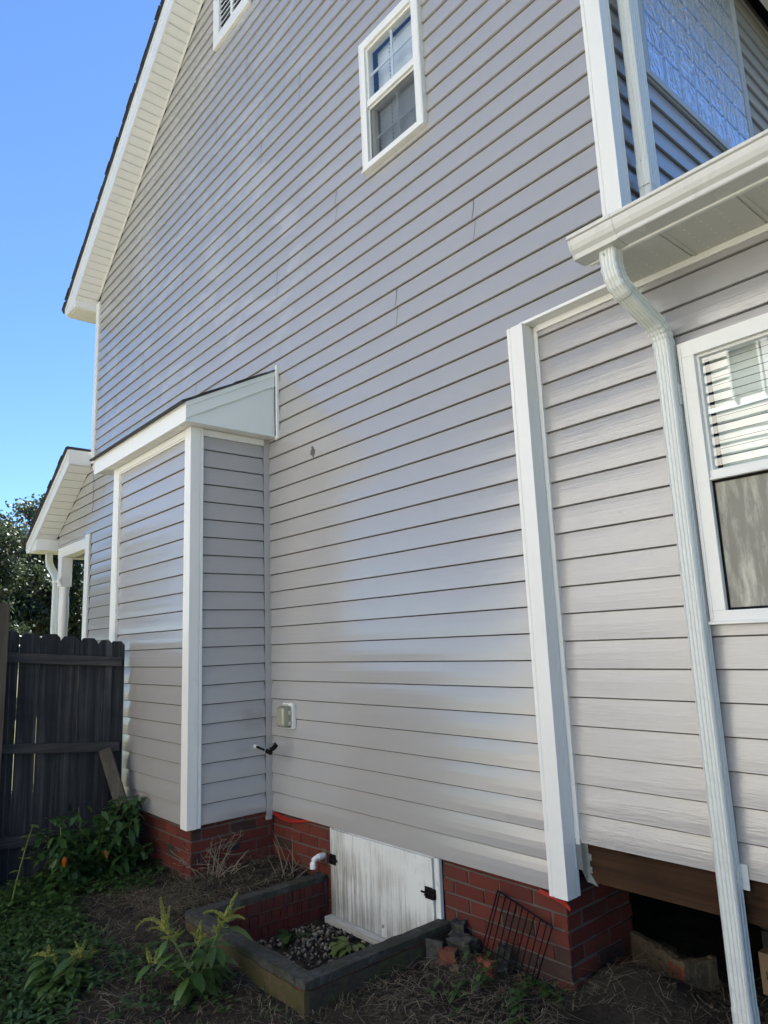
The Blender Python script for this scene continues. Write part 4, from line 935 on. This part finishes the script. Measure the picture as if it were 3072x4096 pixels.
# green weeds in the pit
for (x, y, n, L, lab) in ((1.06, -.20, 26, .10, 'bright green ragged weed on the pebbles below the crawl door'), (1.47, -.70, 12, .12, 'dark broad-leaved weed in the near corner of the brick pit'), (.74, -.36, 7, .12, 'small leafy sprig by the inner brick side of the pit')):
    t = thing('pit_weed', (x, y, -.53), lab, 'weed'); lf = MB()
    for i in range(n):
        a = random.uniform(0, 6.28); d = Vector((math.cos(a), math.sin(a), random.uniform(.1, .8))); lf.leaf((x+random.gauss(0, .025), y+random.gauss(0, .025), -.525), d, (0, 0, 1), L*random.uniform(.6, 1.1), L*random.uniform(.3, .5), 0, random.random(), .5, .2)
    lf.build('foliage', LEAFY if n == 26 else LEAFG, t)

# ground cover, grass, straw (uncountable)
m = MB()
def cover(n, fx_, fy_, dens, Lr, wr):
    for i in range(n):
        x, y = fx_(), fy_()
        if not dens(x, y): continue
        z = gz(x, y); a = random.uniform(0, 6.28); h = random.uniform(0, .06); p = Vector((x, y, z+h))
        for k in range(random.randint(2, 4)):
            d = rdir(-.15, .65); m.leaf(p+d*.01, d, (0, 0, 1), random.uniform(*Lr), random.uniform(*wr), 0, random.random(), random.uniform(.1, .5), .2)
U = random.uniform
cover(2600, lambda: U(-1.0, 1.1), lambda: U(-2.0, -1.0), lambda x, y: (y < -1.22 - .42*max(0, x-.1) + .22*mnoise.noise((x*3, y*3, 0))), (.02, .052), (.013, .030))
cover(900, lambda: U(-1.05, -.15), lambda: U(-1.25, -.62), lambda x, y: mnoise.noise((x*4, y*4, 9)) > -.15, (.018, .042), (.012, .024))
cover(900, lambda: U(-.9, .9), lambda: U(-2.0, -1.25), lambda x, y: True, (.02, .05), (.010, .022))
cover(420, lambda: U(.6, 2.2), lambda: U(-1.6, -1.0), lambda x, y: mnoise.noise((x*3, y*3, 5)) > .05, (.02, .05), (.012, .026))
cover(150, lambda: U(1.9, 2.5), lambda: U(-.45, -.06), lambda x, y: mnoise.noise((x*7, y*7, 5)) > .0, (.025, .06), (.014, .026))
o = m.build('ground_cover', LEAFG, kind='stuff'); o['label'] = 'low green leafy weeds covering the soil by the fence'; o['category'] = 'weeds'
def blades(n, fx_, fy_, dens, L, wd, lean, mb):
    for i in range(n):
        x, y = fx_(), fy_()
        if not dens(x, y): continue
        z = gz(x, y); a = U(0, 6.28); l = U(*L); ln = U(*lean); d = Vector((math.cos(a)*ln, math.sin(a)*ln, math.sqrt(max(0.0, 1-min(1, ln)**2)))); s = Vector((-math.sin(a), math.cos(a), 0))*U(*wd)
        p = Vector((x, y, z+U(0, .006))); q = p+d*l*.55; r = p+d*l+Vector((0, 0, -l*.12*ln))
        mb.add([p-s, p+s, q+s*.8, q-s*.8, r], ((0, 1, 2, 3), (3, 2, 4)), 0, random.random(), True)
m = MB()
blades(5200, lambda: U(-.9, 2.9), lambda: U(-2.0, -.2), lambda x, y: mnoise.noise((x*2.2, y*2.2, 12)) > -.02 and not (WX0-.03 < x < WX1+.03 and y > WYF-.02), (.02, .07), (.0012, .0028), (.2, .9), m)
o = m.build('grass', GRASS, kind='stuff'); o['label'] = 'thin patchy grass in the dark soil'; o['category'] = 'grass'
m = MB()
inwell = lambda x, y: WX0-.03 < x < WX1+.03 and y > WYF-.02
def straw(n, fx_, fy_, dens, L=(.03, .16), top=.02):
    for i in range(n):
        x, y = fx_(), fy_()
        if inwell(x, y) or not dens(x, y): continue
        a = U(0, 6.28); l = U(*L); d = Vector((math.cos(a), math.sin(a), U(-.06, .22))); p = Vector((x, y, gz(x, y)+U(.002, top))); s = Vector((-d.y, d.x, 0))*U(.0008, .0018); c = Vector((U(-.02, .02), U(-.02, .02), U(0, .012)))
        P = [p, p+d*l*.5+c, p+d*l]
        P = [Vector((v.x, v.y, max(v.z, gz(v.x, v.y)+.003))) for v in P]
        m.add([P[0]-s, P[0]+s, P[1]+s, P[1]-s, P[2]+s*.6, P[2]-s*.6], ((0, 1, 2, 3), (3, 2, 4, 5)), 0, random.random()**2.0)
straw(1500, lambda: U(-.3, .6), lambda: U(-1.0, -.62), lambda x, y: mnoise.noise((x*3, y*3, 2)) > -.1)
straw(650, lambda: U(-.12, .56), lambda: U(-.66, -.03), lambda x, y: True, (.04, .15), .05)
straw(4200, lambda: U(-.6, 3.4), lambda: U(-1.9, -.5), lambda x, y: mnoise.noise((x*2.3, y*2.3, 7)) > -.3, (.02, .11))
straw(2600, lambda: U(1.7, 3.3), lambda: U(-.7, .05), lambda x, y: mnoise.noise((x*4, y*4, 3)) > -.25, (.02, .13), .025)
straw(500, lambda: U(2.5, 3.4), lambda: U(.0, .7), lambda x, y: True, (.04, .16), .03)
straw(700, lambda: U(.2, 2.6), lambda: U(-1.7, -.9), lambda x, y: True, (.04, .14), .02)
o = m.build('straw', STRAW, kind='stuff'); o['label'] = 'dry straw and stalks scattered over the soil'; o['category'] = 'straw'

m = MB()
for i in range(4200):
    x, y = U(-.5, 3.3), U(-1.9, .5)
    if inwell(x, y) or (y > -.02 and x < 2.45) or mnoise.noise((x*3, y*3, 31)) < -.2: continue
    q = random.choice((.004, .005, .006, .008, .011)); m.blob((x, y, gz(x, y)+q*.2), (q*U(.8, 1.5), q*U(.8, 1.5), q*U(.5, .9)), 0, random.random(), .25)
o = m.build('soil_clods', m_concrete('soil_clod', (.040, .032, .024), (.085, .068, .050), 0, (.03, .025, .02)), kind='stuff'); o['label'] = 'small crumbs and clods of dark soil'; o['category'] = 'soil'

m = MB()
for i in range(420):
    x, y = U(.66, 1.60), U(-.78, -.06); z = -.524+.02*mnoise.noise((x*6, y*6, 0))
    a = U(0, 6.28); d = Vector((math.cos(a), math.sin(a), U(-.1, .35)))
    if i % 3: m.leaf((x, y, z), d, (0, 0, 1), U(.015, .04), U(.010, .022), 0, random.random()*.4, U(0, .5), .2)
    else:
        p = Vector((x, y, z)); q = p + d*U(.03, .10); sdv = Vector((-d.y, d.x, 0))*.0012; m.add([p-sdv, p+sdv, q+sdv*.6, q-sdv*.6], ((0, 1, 2, 3),), 0, random.random())
o = m.build('pit_litter', m_leaf('dead_leaf', (.022, .016, .010), (.12, .09, .055), .8, .05), kind='stuff'); o['label'] = 'dark dead leaves and stalks lying on the pebbles in the brick pit'; o['category'] = 'leaf litter'
m = MB()
for i in range(1500):
    x, y = U(-.5, 3.2), U(-1.9, .3)
    if inwell(x, y) or (y > -.03 and x < 2.45): continue
    a = U(0, 6.28); d = Vector((math.cos(a), math.sin(a), U(-.05, .3))); m.leaf((x, y, gz(x, y)+.004), d, (0, 0, 1), U(.012, .032), U(.008, .018), 0, random.random()*.7, U(0, .6), .2)
o = m.build('leaf_litter', bpy.data.materials['dead_leaf'], kind='stuff'); o['label'] = 'small brown dead leaves strewn over the soil'; o['category'] = 'leaf litter'

# ================================================================== loose items
rk = thing('wire_rack', (2.2, -.08, -.33), 'black wire grid rack leaning on the brick right of the crawl door', 'rack')
TL, TR, BR, BL = Vector((2.06, -.010, -.065)), Vector((2.375, -.018, -.142)), Vector((2.338, -.105, -.335)), Vector((2.03, -.105, -.29))
m = MB(); m.tube([TL, TR, BR], .0048, 7); m.tube([BR, BL, TL], .0042, 7); m.build('frame', BLACKM, rk)
for i in range(9):
    t = (i+.5)/9.3; m = MB(); m.tube([TL.lerp(TR, t)+Vector((0, -.003, .004)), BL.lerp(BR, t)+Vector((0, -.004, -.02))], .0036, 6); m.build('wire', BLACKM, rk)
def rubble(name, c, s, mat, lab, cat, rot=0.3):
    m = MB(); bm = bmesh.new(); bmesh.ops.create_cube(bm, size=1); bmesh.ops.subdivide_edges(bm, edges=bm.edges[:], cuts=2, use_grid_fill=True)
    q = Matrix.Rotation(rot, 3, Vector((random.uniform(-.4, .4), random.uniform(-.4, .4), 1)).normalized()); vs = []
    for v in bm.verts:
        p = Vector((v.co.x*s[0], v.co.y*s[1], v.co.z*s[2])); p += Vector([mnoise.noise((p.x*30+i*7+c[0]*9, p.y*30, p.z*30+i)) for i in range(3)])*min(s)*.30; vs.append(Vector(c)+q @ p)
    m.add(vs, [tuple(x.index for x in f.verts) for f in bm.faces]); bm.free()
    o = m.build(name, mat, None, .003); o['label'] = lab; o['category'] = cat; return o
rubble('concrete_chunk', (1.79, -.02, -.315), (.07, .06, .10), CONC, 'upright grey concrete lump against the brick, just past the right end of the pit cap', 'rubble', .5)
rubble('concrete_chunk', (1.86, -.06, -.345), (.13, .09, .07), CONC, 'wide low grey concrete lump beside the right end of the pit', 'rubble', .2)
rubble('brick_fragment', (1.86, -.17, -.37), (.075, .06, .075), CLAYR, 'orange-red broken brick in front of the grey concrete lumps', 'rubble', .6)
rubble('slate_piece', (1.78, -.18, -.36), (.09, .02, .10), CONC, 'thin dark slab standing on edge against the pit wall', 'rubble', .4)
rubble('brick_fragment', (2.02, -.10, -.365), (.05, .05, .04), CLAYR, 'small red brick lump left of the wire rack', 'rubble', .9)
rubble('stone', (1.94, -.20, -.385), (.055, .045, .035), CLAY, 'pale tan stone on the straw left of the wire rack', 'stone', .3)
rubble('brick_fragment', (2.10, -.14, -.36), (.045, .04, .075), CLAYR, 'dark red brick shard standing below the wire rack', 'rubble', .2)
rubble('concrete_chunk', (2.10, -.055, -.345), (.06, .05, .12), CONC, 'pale grey concrete piece behind the lower left of the wire rack', 'rubble', .8)
hb = thing('clay_block', (2.62, .40, -.32), 'broken tan and red clay building block on the ground under the floor beam', 'block')
m = MB(); a0, a1 = Vector((2.43, .50, -.272)), Vector((2.775, .355, -.272)); d = (a1-a0).normalized(); nrm = Vector((-d.y, d.x, 0))
def cbox(mb, u0, u1, v0, v1, z0, z1, mi=0):
    P = [a0+d*u+nrm*v+Vector((0, 0, z)) for u in (u0, u1) for v in (v0, v1) for z in (z0, z1)]
    mb.add(P, ((0, 1, 3, 2), (4, 6, 7, 5), (0, 4, 5, 1), (2, 3, 7, 6), (0, 2, 6, 4), (1, 5, 7, 3)), mi)
for q in range(14):
    u = .375*q/14; tp = .010*mnoise.noise((q*.5, 1, 2)) - .012 + (.0 if q < 9 else -.006)
    cbox(m, u, u+.375/14+.0004, U(-.003, .003), .032+U(-.005, .005), -.16, tp); cbox(m, u+.003, u+.027, -.004, -.001, -.16, tp-.02, 1) if q > 9 else None
for q in range(6):
    v = .032+.024*q; tp = -.022+.008*mnoise.noise((q*.9, 5, 2)); cbox(m, .34+U(-.006, .004), .372+U(-.003, .003), v, v+.0245, -.16, tp); cbox(m, .20, .23+U(-.006, .006), v, v+.0245, -.16, tp-.06)
for q in range(8): cbox(m, .028*q, .028*q+.029, .14, .17+U(-.006, .006), -.16, -.085+U(-.012, .01))
m.build('block_body', [CLAY, CLAYR], hb, .006)
cb = thing('cardboard_box', (3.10, .66, -.40), 'brown cardboard box at the right edge under the floor', 'box')
m = MB(); m.box(3.005, 3.30, .56, .86, -.40, -.235); m.build('carton', CARD, cb, .003)
m = MB(); x_, z_ = 3.030, -.335
for a, b, c_, d_ in ((0, .004, 0, .03), (.012, .016, 0, .03), (.016, .026, 0, .004), (.016, .026, .026, .03), (.026, .030, .004, .026)): m.box(x_+a, x_+b, .5585, .5602, z_+c_, z_+d_)
m.build('printed_mark', BLACKM, cb)

# ================================================================== trees and the neighbour
def tree(name, loc, label, crown, n, leaf, seedv, lobes=26, group=None):
    random.seed(seedv); t = thing(name, loc, label, 'tree', group); L = Vector(loc); cx, cy, cz, rx, ry, rz_ = crown; C = L+Vector((cx, cy, cz))
    m = MB(); m.tube([L+Vector((0, 0, -.3)), L+Vector((.05, .05, cz*.45)), C+Vector((0, 0, rz_*.3))], [.20, .16, .06], 9); cen = []
    for i in range(lobes):
        d = rdir(-.75, 1.0); k = random.uniform(.45, 1.0)
        p = C+Vector((d.x*rx*k, d.y*ry*k, d.z*rz_*k)); cen.append((p, random.uniform(.5, 1.05)*min(rx, rz_)*.36)); m.tube([C-Vector((0, 0, rz_*.3)), (C+p)/2+Vector((0, 0, -.1)), p], [.07, .04, .012], 5)
    m.build('trunk', BARK, t); lf = MB()
    for i in range(n):
        p, r = random.choice(cen); q = p + Vector((random.gauss(0, 1), random.gauss(0, 1), random.gauss(0, .8)))*r*.52
        d = rdir(-1, 1); s = d.cross(rdir(-1, 1)).normalized()*leaf*.45; e = d*leaf*random.uniform(.7, 1.2)
        lf.add([q-s*.6, q+e*.5-s, q+e, q+e*.5+s, ], ((0, 1, 2, 3),), 0, random.random())
    lf.build('crown', TREEL, t); return t
tree('tree', (-18.5, 3.6, -.4), 'dense dark evergreen tree beyond the porch', (0, .2, 3.1, 2.2, 2.4, 3.1), 46000, .105, 5, 56)
tree('tree', (-15.0, .9, -.4), 'rounded dark green tree at the left edge, left of the porch roof', (0, -.1, 2.95, 1.7, 1.45, 2.4), 30000, .09, 6, 44)
tree('tree', (-17.0, 2.75, -.4), 'slender tree with a thin airy top behind the porch roof edge', (0, 0, 4.7, .8, .75, 1.9), 3200, .09, 9, 20)
tree('tree', (-24.0, 7.5, -.4), 'broad tree seen through the porch opening', (0, 0, 3.4, 3.0, 3.6, 3.4), 22000, .14, 15, 46)
tree('tree', (-13.0, -3.6, -.4), 'spreading tree in the side yard beyond the fence, left of the view', (0, 0, 3.6, 2.2, 2.2, 2.0), 9000, .17, 16, 30)
random.seed(99)
nb = thing('neighbour_house', (2.5, -7.9, -.4), 'cream sided neighbouring house reflected in the windows', 'house')
NX0, NX1, NY = -3.2, 5.6, -6.7
m = MB(); NR = lambda x: 6.3+.62*min(x-NX0, NX1-x)
for k in range(64):
    z0 = -.3+k*.15; z1 = z0+.15
    xa = NX0 if z1 <= 6.3 else NX0+(z1-6.3)/.62; xb = NX0+NX1-xa
    if xb <= xa: break
    m.add([(xa, NY+.03, z0), (xb, NY+.03, z0), (xb, NY, z1), (xa, NY, z1), (xa, NY, z0), (xb, NY, z0)], ((1, 0, 3, 2), (0, 1, 5, 4)))
    m.add([(xa, NY+.005, z1-.022), (xb, NY+.005, z1-.022), (xb, NY+.005, z1), (xa, NY+.005, z1)], ((1, 0, 3, 2),), 1)  # dark strip at each lap, its shade line painted in
m.box(NX0, NX1, NY-8, NY-.02, -.5, 6.3); m.build('wall', [NCREAM, LAP_SHADE], nb)
m = MB(); xm = (NX0+NX1)/2
for s in (1, -1):
    P = [(NX0-.4, 6.05), (xm, NR(xm)), (xm, NR(xm)+.18), (NX0-.4, 6.23)]
    if s < 0: P = [(2*xm-u, v) for u, v in P][::-1]
    m.prism(P, lambda u, v, t: (u, t, v), NY-8.3, NY+.45)
m.build('roof', NROOF, nb)
def nwin(x0, x1, z0, z1):
    m = MB(); m.box(x0-.09, x1+.09, NY+.0, NY+.06, z0-.09, z0); m.box(x0-.09, x1+.09, NY, NY+.06, z1, z1+.09); m.box(x0-.09, x0, NY, NY+.06, z0, z1); m.box(x1, x1+.09, NY, NY+.06, z0, z1); m.box(x0, x1, NY, NY+.05, (z0+z1)/2-.03, (z0+z1)/2+.03)
    w_ = m.build('window', WHITE, nb); m = MB(); m.box(x0, x1, NY, NY+.032, z0, z1); m.build('pane', m_plain('dark_pane', (.05, .055, .06), .05), w_)
    for s in (x0-.50, x1+.12):
        m = MB()
        for q in np.arange(z0-.05, z1+.02, .06): m.add([(s, NY+.04, q), (s+.36, NY+.04, q), (s+.36, NY+.07, q+.05), (s, NY+.07, q+.05)], ((1, 0, 3, 2),))
        m.box(s-.03, s, NY+.0, NY+.08, z0-.09, z1+.09); m.box(s+.36, s+.39, NY, NY+.08, z0-.09, z1+.09)
        m.build('shutter', WHITE, w_)
g = MB(); g.box(-9, 5.5, -6.5, -4.1, -.60, -.35); g.build('bounce_slab', m_plain('bounce_slab_pale', (.24, .225, .20), .9, .4, 40, .08), kind='structure')  # unseen slab, added to bounce sunlight onto the shaded wall
nwin(1.30, 2.15, 4.25, 5.5); nwin(-2.2, -1.3, .8, 2.2); nwin(3.6, 4.4, .8, 2.2)
